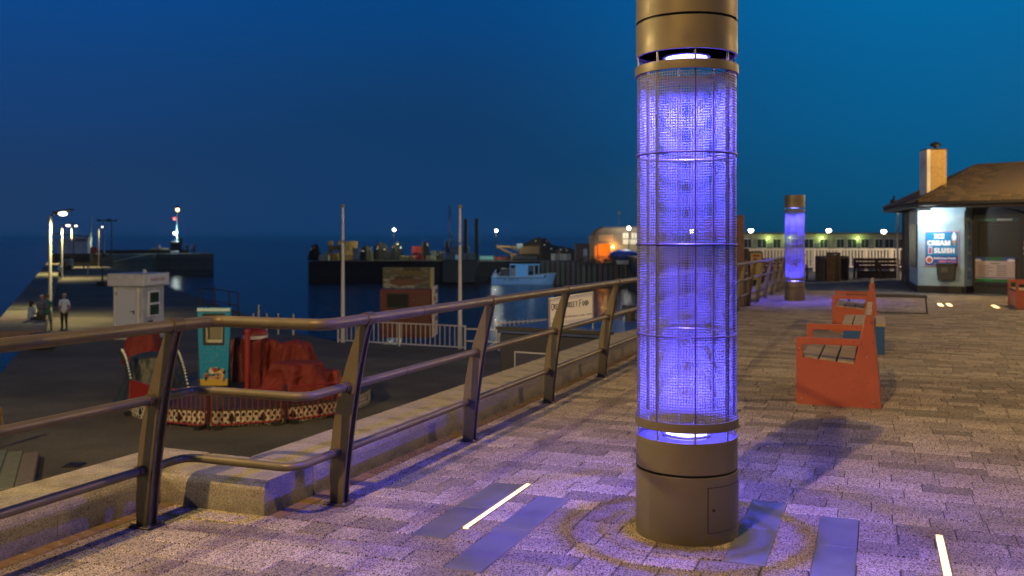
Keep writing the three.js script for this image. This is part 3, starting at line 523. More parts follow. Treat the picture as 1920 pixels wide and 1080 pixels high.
  put('chimney_cap', rb(0.68, 0.03, 0.8, 0.008, -0.05, 4.825, 0), M.darkWall, ch); put('chimney_cowl', [cy(0.16, 0.16, 0.06, 0.02, 4.98, 0, 12), cy(0.22, 0.03, 0.1, 0.02, 5.06, 0, 12), cy(0.03, 0.03, 0.14, 0.02, 4.9, 0.1, 6), cy(0.03, 0.03, 0.14, 0.02, 4.9, -0.1, 6)], M.black, ch);
  put('flashing', bx(0.86, 0.1, 0.85, -0.03, 3.15, 0), std([0.3, 0.24, 0.15], 0.8), ch);
  const bird = put('finial', [new THREE.SphereGeometry(0.1, 8, 6).scale(1, 0.8, 1.6).translate(T0.x + 0.35, T0.y + 0.28, T0.z), pr([T0.x + 0.35, T0.y, T0.z], [T0.x + 0.35, T0.y + 0.25, T0.z], 0.02, 6), pr([T0.x + 0.35, T0.y + 0.3, T0.z + 0.1], [T0.x + 0.33, T0.y + 0.48, T0.z + 0.16], 0.04, 6)], M.black, roof);
}

// ---------- far end of the promenade: balustrade, benches, bins ----------
{
  const zf = 54, gy = -TILT * zf, x0 = (1380 - CX) / F * zf, x1 = (1690 - CX) / F * zf;
  const o = thing('balustrade', 'white painted timber balustrade closing the far end of the promenade', 'fence', V(x0, gy, -zf));
  const W = x1 - x0, wm = std([0.75, 0.68, 0.6], 0.6);
  put('handrail', rb(W, 0.09, 0.14, 0.01, W / 2, 1.3, 0), wm, o); put('bottom_rail', rb(W, 0.09, 0.09, 0.01, W / 2, 0.28, 0), wm, o);
  const bg = join(bx(0.085, 1.0, 0.05)); for (let x = 0.1, i = 0; x < W; x += 0.19, i++) { const m = new THREE.Mesh(bg, wm); m.name = 'baluster'; m.position.set(x, 0.78, 0); o.add(m); }
  for (let x = 0.05; x < W; x += 1.52) put('post', rb(0.17, 1.36, 0.15, 0.01, x, 0.68, 0), wm, o);
  function brownBench(label, px0, px1, py) {
    const a = plz(px0, py), b = plz(px1, py), L = b.x - a.x, q = thing('bench', label, 'bench', a);
    for (let i = 0; i < 3; i++) put('back_slat', rb(L, 0.14, 0.04, 0.01, L / 2, 0.55 + i * 0.17, -0.2 - i * 0.03), M.timberDark, q);
    for (let i = 0; i < 3; i++) put('seat_slat', rb(L, 0.04, 0.13, 0.01, L / 2, 0.45, 0.16 - i * 0.15), M.timberDark, q);
    for (const x of [0.04, L / 2, L - 0.04]) put('leg', [rb(0.08, 0.95, 0.08, 0.01, x, 0.47, -0.24), rb(0.08, 0.62, 0.08, 0.01, x, 0.31, 0.22), rb(0.08, 0.06, 0.5, 0.01, x, 0.64, 0)], M.timberDark, q);
    put('dark_base', bx(L - 0.2, 0.36, 0.06, L / 2, 0.2, -0.12), M.charcoal, q);
  }
  brownBench('long brown timber bench left of the distant light column', 1424, 1512, 524);
  brownBench('long brown timber bench between the litter bins and the kiosk', 1604, 1690, 523);
  const slatted = (label, px, py, r, h, mat) => {
    const q = thing('litter_bin', label, 'litter bin', plz(px, py));
    put('liner', cy(r * 0.85, r * 0.85, h * 0.9, 0, h * 0.47, 0, 16), M.black, q);
    for (let i = 0; i < 18; i++) { const a = i / 18 * 6.283; put('slat', rb(r * 0.26, h, 0.03, 0.008).rotateY(a).translate(Math.sin(a) * r, h / 2, Math.cos(a) * r), mat, q); }
    put('rim', new THREE.TorusGeometry(r, 0.03, 6, 24).rotateX(Math.PI / 2).translate(0, h, 0), M.black, q);
  };
  slatted('dark slatted litter bin, left of the brown one', 1545, 525, 0.36, 1.05, M.charcoal);
  slatted('dark slatted litter bin, right of the brown one', 1578, 525, 0.3, 1.05, M.black);
  slatted('brown timber slatted litter bin between two dark bins', 1563, 527, 0.27, 1.22, std([0.22, 0.14, 0.05], 0.7, { map: T.wood }));
  const y = thing('sandwich_board', 'yellow food menu board standing by the post right of the column', 'sign board', plz(1412, 529), 0.25);
  const ym = canvas(96, 192, (c, w, h) => { c.fillStyle = '#d3b464'; c.fillRect(0, 0, w, h); c.fillStyle = '#b8452c'; c.fillRect(20, 12, 58, 14); for (let i = 0; i < 7; i++) { c.fillStyle = ['#8a3a22', '#6b4a24', '#a86a2a'][i % 3]; c.fillRect(10 + hash(i, 4) * 40, 36 + i * 20, 30, 12); } });
  put('panel', bx(0.52, 1.15, 0.02, 0, 0.66, 0.24), std([0.9, 0.9, 0.9], 0.5, { map: ym }), y, true);
  put('frame', [bx(0.6, 0.06, 0.05, 0, 1.27, 0.2), bx(0.05, 1.25, 0.05, -0.29, 0.63, 0.23), bx(0.05, 1.25, 0.05, 0.29, 0.63, 0.23), bx(0.6, 0.1, 0.6, 0, 0.06, 0)], M.black, y);
  put('back_panel', bx(0.56, 1.2, 0.02).rotateX(0.3).translate(0, 0.62, -0.1), M.charcoal, y);
  const pz = plz(1388, 575), g = thing('sign_post', 'tall brown timber sign post just right of the near column', 'sign post', pz);
  put('post', rb(0.16, 2.35, 0.16, 0.015, 0, 1.17, 0), std([0.17, 0.09, 0.055], 0.7, { map: T.wood }), g); put('name_board', rb(0.9, 0.5, 0.05, 0.01, -0.5, 2.0, 0.02), std([0.2, 0.07, 0.05], 0.6, { map: T.wood }), g);
  const pb = thing('ticket_machine', 'dark pay machine with a projecting shelf beside the brown sign post', 'machine', plz(1396, 572));
  put('cabinet', rb(0.14, 1.18, 0.3, 0.02, 0, 0.6, 0), std([0.1, 0.095, 0.12], 0.45), pb); put('shelf', rb(0.36, 0.05, 0.3, 0.01, -0.14, 0.84, 0.05), std([0.3, 0.3, 0.34], 0.4), pb); put('top_box', rb(0.16, 0.3, 0.32, 0.02, 0, 1.34, 0), M.black, pb);
}

// ---------- chalets and floodlights beyond ----------
{
  const z = 100, X = (px) => (px - CX) / F * z;
  const terr = struct('terrace', bx(60, 5, 40, 46, -3.35, -117), M.darkWall);
  const chal = [[1386, 1474], [1474, 1562], [1562, 1636], [1636, 1700]], labs = ['grey beach chalet nearest the light column, left of the row', 'beach chalet in the middle of the row, lit beside its windows', 'beach chalet with three windows right of the middle', 'beach chalet at the right end half hidden by the kiosk'];
  const pm = std([0.36, 0.37, 0.31], 0.7, { map: T.grime });
  chal.forEach(([a, b], k) => {
    const w = X(b) - X(a), o = thing('chalet', labs[k], 'chalet', V(X(a), -0.85, -z));
    put('wall', bx(w - 0.02, 2.9, 3, w / 2, 1.45, -1.5), pm, o);
    put('roof', rb(w + 0.04, 0.16, 3.9, 0.02, w / 2, 3.0, -1.2), std([0.12, 0.125, 0.1], 0.8), o);
    for (const [x, ww] of [[w * 0.18, 0.9], [w * 0.48, 1.1], [w * 0.8, 0.9]]) { const f = put('window', bx(ww, 1.1, 0.06, x, 1.9, 0.03), M.white, o); for (const i of [-1, 1]) put('pane', bx(ww * 0.42, 0.94, 0.02, x + i * ww * 0.235, 1.9, 0.065), std([0.03, 0.04, 0.04], 0.1), f); }
    put('door', bx(0.8, 1.9, 0.05, w * 0.64, 1.0, 0.03), std([0.1, 0.12, 0.13], 0.5), o);
    for (let x = 0.25; x < w; x += 0.55) put('veranda_paling', bx(0.12, 0.9, 0.04, x, 0.5, 1.35), pm, o);
    put('veranda_rail', bx(w - 0.05, 0.08, 0.08, w / 2, 0.98, 1.35), pm, o);
    if (k < 3) for (const x of k === 1 ? [0.3, w * 0.75] : [w * 0.62]) { put('porch_light', new THREE.SphereGeometry(0.11, 10, 8).translate(x, 2.55, 0.14), glow([0.75, 1, 0.16], 4), o); const l = new THREE.PointLight(rgb(0.75, 1, 0.25), 3); l.name = 'porch_light'; l.position.set(x, 2.4, 0.5); l.shadow.radius = 4; o.add(l); }
  });
  const flood = (label, px, py, d, base, power) => {
    const p = at(px, py, d), o = thing('floodlight', label, 'floodlight', V(p.x, base, p.z)), h = p.y - base;
    put('pole', cy(0.05, 0.04, h, 0, h / 2, 0, 8), M.darkMetal, o); put('lamp_head', rb(0.5, 0.14, 0.4, 0.02, 0, h + 0.2, 0), M.charcoal, o);
    put('lamp_globe', new THREE.SphereGeometry(0.245, 14, 10).scale(1, 0.9, 1).translate(0, h, 0), glow([1, 0.9, 0.66], 14), o);
    const l = new THREE.PointLight(rgb(1, 0.86, 0.6), power); l.name = 'floodlight'; l.position.set(0, h, 0); l.shadow.radius = 11; o.add(l);
  };
  flood('brilliant floodlight left of the distant light column', 1408, 432, 92, -0.8, 20);
  flood('brilliant floodlight right of the distant light column', 1554, 432, 92, -0.8, 20);
  flood('brilliant floodlight beside the kiosk roof corner', 1657, 434, 92, -0.8, 20);
  flood('floodlight seen only through the wire mesh of the near column', 1296, 433, 95, -0.8, 30);
}

// ---------- water, lower quay, pier ----------
const waterMat = new THREE.MeshPhysicalMaterial({ color: rgb(0.002, 0.006, 0.01), specularIntensity: 0.9, roughness: 0.09, bumpMap: T.ripple, bumpScale: 0.16, ior: 1.33 });
struct('water', new THREE.PlaneGeometry(9000, 6000).rotateX(-Math.PI / 2).translate(0, SEA, -2900), waterMat);
const lowPts = [[2, -4], [-30, -4], [-11.2, 17], [-15.6, 27], [-20.5, 38.4], [-24.5, 47], [-70.7, 141], [-112, 225], [-95, 232], [-66, 150], [-35.7, 93], [-17, 57.3], [-10.9, 45.2], [-7.7, 40.8], [-2, 38], [1.2, 37.2], [5.5, 36], [13.2, 36], [-1.5, 0]];
struct('quay_ground', slab(lowPts, LOW - 4, LOW), M.tarmac);
{
  // raised stone edge of the pier with its coping stones
  const o = thing('pier_parapet', 'long low stone parapet along the seaward edge of the pier', 'wall', V(-22.6, LOW, -44));
  let d = 0; const A = V(-21.9, 0, -40.5), dir = V(-50.3, 0, -104).normalize(), ang = Math.atan2(-dir.z, dir.x);
  for (let i = 0; d < 190; i++) { const L = 1.9; const m = put('coping_stone', rb(L - 0.03, 0.55, 2.2, 0.04, L / 2, 0.26 + rr(-0.015, 0.015), 0), std([0.24, 0.21, 0.15].map((x) => x * rr(0.8, 1.15)), 0.9, { map: T.grime }), o); m.position.copy(A.clone().add(dir.clone().multiplyScalar(d)).sub(V(-22.6, 0, -44))); m.rotation.y = ang; d += L; }
  const head = struct('pier_head', [slab([[-69, 158], [-66.2, 171], [-55.6, 171], [-61.5, 186], [-80, 190], [-80, 176]].map(([x, d]) => [x, d]), SEA - 2, -1.25)], std([0.15, 0.19, 0.17], 0.9, { map: T.grime }));
  struct('pier_ramp_wall', ext([[0, -5], [0, LOW + 0.1], [10, LOW + 0.7], [18, -1.25], [18, -5]], 2).rotateY(1.15).translate(-74, 0, -150), std([0.15, 0.18, 0.15], 0.9, { map: T.grime }));
  // planks / sleepers at the lower left and a drain
  const st = thing('timber_platform', 'low platform of wide worn boards below the railing at left', 'platform', low(60, 880));
  for (let i = 0; i < 4; i++) { const a = onH(8 + i * 31 - 20, 862 + i * 2, LOW + 0.12), m = put('plank', rb(0.3, 0.16, 3.2, 0.02), std([0.17, 0.16, 0.12].map((x) => x * rr(0.8, 1.2)), 0.9, { map: T.wood }), st); m.position.copy(a.sub(st.position)).setY(0.06); m.position.z += 0.6; m.rotation.y = 0.44; }
  const g = thing('drain_grate', 'small square drain grate in the lower yard beside the boards', 'drain', low(139, 873));
  put('frame', bx(0.36, 0.03, 0.36, 0, 0.005, 0), M.black, g); for (let i = 0; i < 4; i++) put('bar', bx(0.03, 0.02, 0.32, -0.12 + i * 0.08, 0.03, 0), M.darkMetal, g);
}
// pier lamps
function pierLamp(label, px, pTop, d, lit, head = 1.1) {
  const p = at(px, pTop, d), o = thing('pier_lamp', label, 'lamp post', V(p.x, LOW, p.z)), h = p.y - LOW;
  put('pole', cy(0.11, 0.07, h, 0, h / 2, 0, 10), std([0.4, 0.4, 0.34], 0.5), o); put('lamp_arm', [pr([0, h, 0], [0.5, h + 0.16, 0], 0.045, 6)], M.darkMetal, o);
  put('lamp_head', rb(head, 0.09, 0.42, 0.02).rotateZ(0.16).translate(0.75, h + 0.28, 0), M.charcoal, o);
  if (lit) {
    put('lamp_lens', new THREE.SphereGeometry(0.2, 12, 8).scale(1.3, 0.6, 0.8).translate(0.72, h + 0.13, 0), glow([1, 0.95, 0.72], 5), o);
    const l = new THREE.SpotLight(rgb(1, 0.8, 0.34), lit * 1.6, 0, 1.25, 0.6); l.name = 'pier_lamp'; l.position.set(0.75, h - 0.02, 0.1); l.target.position.set(0.5, 0, 0.4); l.shadow.radius = 8; o.add(l); o.add(l.target);
  }
}
pierLamp('nearest tall pier lamp with a flat head at far left', 94, 405, 52, 150, 1.1);
pierLamp('lit pier lamp, second from the left', 116, 425, 106, 260, 1.2);
pierLamp('lit pier lamp in front of the white pier hut', 134, 425, 150, 420, 1.2);
pierLamp('small pier lamp between the two flag masts', 185, 427, 150, 60, 0.8);
function mast(label, px, top, bot, d, r, mat, head) {
  const p = at(px, top, d), y0 = at(px, bot, d).y, o = thing('mast', label, 'mast', V(p.x, y0, p.z)), h = p.y - y0;
  put('pole', cy(r, r * 0.7, h, 0, h / 2, 0, 10), mat, o); put('mast_base', cy(r * 2.4, r * 2, 0.5, 0, 0.25, 0, 10), M.charcoal, o);
  if (head) put('crosshead', [pr([-0.9, h, 0], [0.9, h + 0.1, 0], 0.07, 6), bx(0.6, 0.2, 0.3, -0.7, h + 0.1, 0), bx(0.6, 0.2, 0.3, 0.8, h + 0.15, 0)], M.charcoal, o); else put('finial', new THREE.SphereGeometry(r * 1.2, 8, 6).translate(0, h, 0), mat, o);
}
const mastBlue = std([0.34, 0.5, 0.6], 0.5);
mast('slim pale mast beside the white pier hut', 171, 409, 470, 150, 0.13, mastBlue); mast('taller pale mast with a cross head on the pier', 195, 414, 482, 132, 0.17, mastBlue, true); mast('dark unlit mast at the far end of the pier', 209.5, 415, 478, 165, 0.12, M.charcoal, true);
{
  const o = thing('pier_hut', 'white hut with a sloping roof on the pier', 'hut', V(at(142, 476, 140).x, at(142, 476, 140).y, -140), 0.35);
  put('wall', [rb(1.9, 2.55, 4.2, 0.03, 0.9, 1.27, 0), rb(2.2, 2.3, 4.0, 0.03, -1.25, 1.15, -0.05)], M.white, o); put('roof', bx(4.7, 0.12, 4.7).rotateZ(-0.1).translate(-0.3, 2.85, 0), M.charcoal, o); put('window', bx(1.45, 0.42, 0.06, 0.9, 2.1, 2.12), std([0.05, 0.09, 0.14], 0.2), o); put('base', bx(4.8, 1.3, 4.6, -0.3, -0.6, 0), M.darkWall, o);
  const seawall = struct('pier_back_wall', [slab([[-75.5, 150], [-67, 150], [-67, 154], [-75.5, 154]], LOW - 1, -0.95), slab([[-80, 166], [-62, 176], [-62.5, 176.8], [-80, 166.8]], LOW - 2, -0.55)], M.darkWall);
}
{ // small things standing about on the pier
  const post = (label, px, py, h, r, mat, foot) => { const o = thing('bollard', label, 'bollard', low(px, py)); put('post', [cy(r, r * 0.9, h, 0, h / 2, 0, 10), new THREE.SphereGeometry(r, 10, 6).translate(0, h, 0)], mat, o); if (foot) put('block', rb(foot, foot * 0.5, foot, 0.04, 0, foot * 0.25, 0), M.black, o); };
  post('pale thin bollard in the lit patch of the pier', 164.5, 514, 1.0, 0.1, std([0.5, 0.46, 0.34], 0.7)); post('dark thin bollard behind the pale one on the pier', 157, 505, 1.3, 0.09, M.charcoal); post('dark post on a square block on the pier', 192, 536, 1.7, 0.09, M.charcoal, 0.85); post('short dark bollard near the pier end', 223, 486, 1.1, 0.28, M.black);
  const c = thing('food_cart', 'small pale cart with a round front under the pier lamps', 'cart', low(125, 507)); put('body', rb(1.7, 1.4, 1.1, 0.2, 0, 1.0, 0), std([0.42, 0.36, 0.24], 0.6), c); put('canopy', rb(2.0, 0.12, 1.3, 0.03, 0, 2.1, 0), std([0.35, 0.1, 0.06], 0.6), c); for (const x of [-0.85, 0.85]) { put('wheel', new THREE.CylinderGeometry(0.4, 0.4, 0.1, 16).rotateX(Math.PI / 2).translate(x * 0.7, 0.4, 0.6), M.black, c); put('canopy_post', cy(0.03, 0.03, 1.2, x, 1.5, 0.4, 6), M.steel, c); }
  const b = thing('box_bin', 'black box standing on the quay under the railing at left', 'bin', low(80, 655)); put('body', rb(0.75, 0.62, 0.6, 0.03, 0, 0.31, 0), M.black, b); put('lid', rb(0.8, 0.06, 0.65, 0.02, 0, 0.65, 0), M.charcoal, b);
  const f = thing('fire_point', 'small red cabinet beside the pier hut', 'cabinet', V(at(176, 476, 146).x, at(176, 476, 146).y, -146)); put('cabinet_body', rb(0.9, 1.1, 0.5, 0.05, 0, 0.55, 0), M.red, f); put('door', rb(0.6, 0.8, 0.03, 0.01, 0, 0.55, 0.26), std([0.4, 0.05, 0.04], 0.5), f);
}
{ // lighthouse
  const p = at(333, 470, 176), o = thing('harbour_light', 'slim pale harbour light tower with orange lantern on the pier head', 'lighthouse', V(p.x, -1.25, p.z)), H = at(333, 398, 176).y + 1.25;
  put('tower', cy(0.26, 0.2, H, 0, H / 2, 0, 14), std([0.3, 0.55, 0.66], 0.5), o); put('machinery_base', [rb(1.7, 2.3, 1.4, 0.1, -0.3, 1.1, 0), cy(0.5, 0.4, 1.1, 0.4, 2.4, 0, 10)], M.black, o); put('plinth', rb(3.2, 0.5, 2.4, 0.05, -1, 0.2, 0.4), M.white, o);
  put('lantern_gallery', cy(0.42, 0.32, 0.14, 0, H, 0, 14), M.black, o); put('lantern_lamp', new THREE.SphereGeometry(0.36, 14, 10).translate(0, H + 0.48, 0), glow([1, 0.62, 0.26], 6), o);
  put('lantern_roof', [cy(0.44, 0.05, 0.5, 0, H + 1.05, 0, 12), cy(0.04, 0.03, 0.6, 0, H + 1.5, 0, 6)], M.black, o); for (let i = 0; i < 6; i++) put('glazing_bar', cy(0.03, 0.03, 0.9, Math.sin(i) * 0.4, H + 0.45, Math.cos(i) * 0.4, 6), M.black, o);
  const r = put('red_light', new THREE.SphereGeometry(0.27, 12, 8).translate(-0.5, at(0, 410, 176).y + 1.25, 0.3), glow([1, 0.07, 0.05], 4), o); put('bracket', pr([-0.5, at(0, 410, 176).y + 1.25, 0.1], [0, at(0, 410, 176).y + 1.25, 0], 0.04, 6), M.black, r);
  const w = put('white_light', new THREE.SphereGeometry(0.245, 12, 8).translate(-0.5, at(0, 437.5, 176).y + 1.25, 0.3), glow([0.9, 1, 1], 9), o); put('bracket', pr([-0.5, at(0, 437.5, 176).y + 1.25, 0.1], [0, at(0, 437.5, 176).y + 1.25, 0], 0.04, 6), M.black, w);
  const l = new THREE.PointLight(rgb(0.85, 1, 0.95), 120); l.name = 'harbour_white_light'; l.position.set(-0.5, at(0, 437.5, 176).y + 1.25, 0.3); l.shadow.radius = 10; o.add(l);
  put('seat_wall', rb(3.4, 0.8, 0.6, 0.04, -3.4, 0.5, 0.3), std([0.25, 0.2, 0.1], 0.8), o);
}
// ---------- quayside railings and flagpoles ----------
{
  const fence = (label, a, b, gap, h, mat, post, bars) => {
    const o = thing('quay_railing', label, 'railing', a), d = b.clone().sub(a), L = d.length(); o.rotation.y = Math.atan2(-d.z, d.x);
    for (const y of bars) put('rail', bx(L, 0.05, 0.04, L / 2, y, 0), mat, o);
    const g = join(cy(0.018, 0.018, h - 0.12, 0, 0, 0, 6)); if (gap) for (let x = gap; x < L; x += gap) { const m = new THREE.Mesh(g, mat); m.name = 'bar'; m.position.set(x, h / 2 + 0.04, 0); o.add(m); }
    for (let x = 0; x <= L + 0.01; x += L / Math.max(1, Math.round(L / post))) put('post', cy(0.04, 0.04, h + 0.04, x, h / 2, 0, 8), mat, o);
  };
  const wm = std([0.62, 0.6, 0.55], 0.5, { metalness: 0.3 });
  fence('white upright-bar railing on the quay in front of the red kiosk', low(634, 642), low(872, 656), 0.235, 0.98, wm, 2.8, [0.1, 0.98]);
  fence('white two-bar quay railing right of the tall flagpole', low(872, 655), low(935, 657), 0, 0.9, wm, 0.9, [0.35, 0.85]);
  fence('white quay railing behind the dark food stall', low(930, 645), low(1035, 636), 0.25, 1.0, wm, 2.4, [0.12, 0.9]);
  const ch = thing('chain_barrier', 'sagging chain strung between short posts at the quay edge', 'barrier', low(475, 625));
  [[475, 626], [485, 626], [500, 626.5], [522, 627], [550, 628]].map(([x, y]) => low(x, y).sub(ch.position)).forEach((q, i, a) => { put('post', cy(0.05, 0.04, i === 1 ? 1.4 : 1.0, q.x, 0.5 + (i === 1 ? 0.2 : 0), q.z, 8), wm, ch); if (i) { const A = a[i - 1].clone().setY(i === 2 ? 1.35 : 0.95), B = q.clone().setY(i === 1 ? 1.35 : 0.95), pts = []; for (let k = 0; k <= 8; k++) pts.push(A.clone().lerp(B, k / 8).add(V(0, -0.25 * Math.sin(k / 8 * Math.PI), 0))); put('chain', sweep(pts, 0.022, 5), M.darkMetal, ch); } });
  const gt = thing('landing_gate', 'dark tubular landing gate at the harbour edge behind the white kiosk', 'gate', low(378, 585)), gp = [[376, 583], [403, 586], [430, 592], [447, 597]].map(([x, y]) => low(x, y).sub(gt.position));
  gp.forEach((q, i) => { put('post', cy(0.05, 0.05, 1.5 + (i === 1 ? 0.25 : 0), q.x, 0.75, q.z, 8), M.darkMetal, gt); if (i) for (const y of [0.7, 1.45]) put('bar', rod(gp[i - 1].clone().setY(y), q.clone().setY(y), 0.035, 6), M.darkMetal, gt); });
  const flag = (label, px, top, bot) => { const b = low(px, bot), o = thing('flagpole', label, 'flagpole', b), h = at(px, top, -b.z).y - LOW; put('pole', cy(0.095, 0.045, h, 0, h / 2, 0, 14), std([0.62, 0.62, 0.62], 0.35), o); put('collar', cy(0.1, 0.06, 0.1, 0, h * 0.74, 0, 10), M.steel, o); put('finial', new THREE.SphereGeometry(0.09, 10, 8).translate(0, h, 0), std([0.3, 0.25, 0.12], 0.4), o); };
  flag('tall bare white flagpole left of the red kiosk', 643, 386, 642); flag('tall bare white flagpole right of the red kiosk', 862.5, 387, 654);
}
{ // red speedboat kiosk
  const a = low(712, 633), b = low(808, 633), w = b.x - a.x, o = thing('boat_trip_kiosk', 'dark red boat trip kiosk topped by a speedboat picture board', 'kiosk', a, -0.06), h = 2.25;
  put('wall', rb(w, h, 2.0, 0.02, w / 2, h / 2, -1.0), std([0.1, 0.008, 0.012], 0.5), o);
  const win = put('window', bx(0.96, 0.6, 0.03, 0.85, 1.72, 0.015), std([0.02, 0.024, 0.022], 0.15), o); put('frame', [bx(1.06, 0.05, 0.06, 0.85, 2.04, 0.02), bx(1.06, 0.05, 0.06, 0.85, 1.4, 0.02), bx(0.05, 0.64, 0.06, 0.35, 1.72, 0.02), bx(0.05, 0.64, 0.06, 1.35, 1.72, 0.02)], M.black, win);
  put('door', rb(0.85, 1.9, 0.04, 0.01, 1.95, 1.05, 0.012), std([0.08, 0.011, 0.013], 0.45), o); put('notice', bx(1.3, 0.3, 0.02, 0.9, 1.1, 0.02), std([0.4, 0.34, 0.15], 0.6), o); put('door_handle', new THREE.SphereGeometry(0.04, 8, 6).translate(1.6, 1.72, 0.06), M.steel, o);
  const pic = canvas(384, 170, (c, W, H) => {
    c.fillStyle = '#5d6459'; c.fillRect(0, 0, W, H); for (let i = 0; i < 160; i++) { c.fillStyle = ['#6d736a', '#4e564c', '#8b8f8a', '#7b7f79'][i % 4]; c.beginPath(); c.ellipse(hash(i, 1) * W, hash(i, 2) * H, 6 + hash(i, 3) * 34, 2 + hash(i, 4) * 5, -0.1, 0, 7); c.fill(); }
    c.fillStyle = '#c9c9c4'; for (let i = 0; i < 70; i++) { c.beginPath(); c.ellipse(20 + hash(i, 6) * 220, 130 + hash(i, 7) * 36 - (i % 2) * 45 + (i % 2) * hash(i, 9) * 20, 8 + hash(i, 8) * 22, 4, 0.2, 0, 7); c.fill(); }
    const boat = (x, y, f, col, s) => { c.fillStyle = col; c.beginPath(); c.moveTo(x - f * 130 * s, y + 26 * s); c.quadraticCurveTo(x - f * 150 * s, y - 6 * s, x - f * 90 * s, y - 18 * s); c.quadraticCurveTo(x + f * 60 * s, y - 12 * s, x + f * 175 * s, y - 14 * s); c.quadraticCurveTo(x + f * 90 * s, y + 34 * s, x - f * 60 * s, y + 44 * s); c.closePath(); c.fill(); c.fillStyle = '#19181a'; for (let i = 0; i < 9; i++) { c.beginPath(); c.ellipse(x - f * (85 - i * 16) * s, y - (20 + (i % 3) * 5) * s, 10 * s, 15 * s, 0, 0, 7); c.fill(); } };
    boat(215, 36, -1, '#6f5d34', 0.95); boat(195, 108, 1, '#7a4423', 1);
  });
  put('picture_board', bx(w - 0.16, 0.98, 0.06, w / 2 + 0.05, h + 0.52, -0.1), std([0.4, 0.42, 0.42], 0.5, { map: pic }), o, true);
  put('board_side', bx(0.05, 0.95, 1.0, w - 0.02, h + 0.5, -0.62), std([0.5, 0.42, 0.14], 0.6), o);
  const pan = put('notice_panel', rb(0.06, 2.35, 1.5, 0.01, w + 0.06, 1.18, -0.95), std([0.72, 0.6, 0.45], 0.6), o); for (let i = 0; i < 6; i++) put('sheet', bx(0.02, 0.2, 0.6, w + 0.1, 0.5 + i * 0.32, -0.7 - 0.5 * (i % 2)), std([[0.5, 0.14, 0.08], [0.1, 0.07, 0.05]][i % 2], 0.6), pan);
}
{ // white kiosk on the quay
  const a = low(212, 637), o = thing('white_kiosk', 'white kiosk with a door and a sash window on the quay', 'kiosk', a, -0.22), w = 1.52, d = 1.62;
  put('wall', rb(w, 2.6, d, 0.02, w / 2, 1.3, -d / 2), M.white, o);
  put('fascia', rb(w + 0.36, 0.58, d + 0.36, 0.03, w / 2, 2.72, -d / 2), M.white, o); put('roof_cap', cy(0.12, 0.06, 0.2, w / 2 + 0.3, 3.08, -d / 2, 10), M.white, o);
  const door = put('door', rb(0.95, 2.15, 0.05, 0.01, 0.68, 1.2, 0.02), std([0.62, 0.66, 0.7], 0.5), o); put('handle', [bx(0.16, 0.04, 0.04, 1.02, 1.3, 0.08), bx(0.05, 0.18, 0.03, 1.1, 1.26, 0.055)], M.black, door); put('hinge', [bx(0.05, 0.12, 0.04, 0.2, 2.1, 0.04), bx(0.05, 0.12, 0.04, 0.2, 0.5, 0.04)], M.black, door);
  for (const x of [0.12, 1.28]) put('door_trim', bx(0.07, 2.3, 0.05, x, 1.2, 0.015), M.white2, o);
  const win = put('sash_window', bx(0.05, 1.15, 0.86, w + 0.01, 1.62, -0.82), M.white2, o);
  for (const y of [1.9, 1.34]) put('pane', bx(0.02, 0.46, 0.66, w + 0.045, y, -0.82), std([0.03, 0.06, 0.035], 0.05), win);
  put('letter_box', bx(0.03, 0.16, 0.34, w + 0.015, 0.78, -0.55), M.black, o);
  put('sign', bx(0.02, 0.46, 1.6, w + 0.2, 2.74, -d / 2), std([0.9, 0.9, 0.9], 0.5, { map: canvas(256, 72, (c, W, H) => { c.fillStyle = '#e9e9e9'; c.fillRect(0, 0, W, H); c.fillStyle = '#a02a34'; c.font = 'italic bold 34px serif'; c.textAlign = 'center'; c.fillText('Yorkshire Belle', 128, 48, 176); }) }), o, true);
}
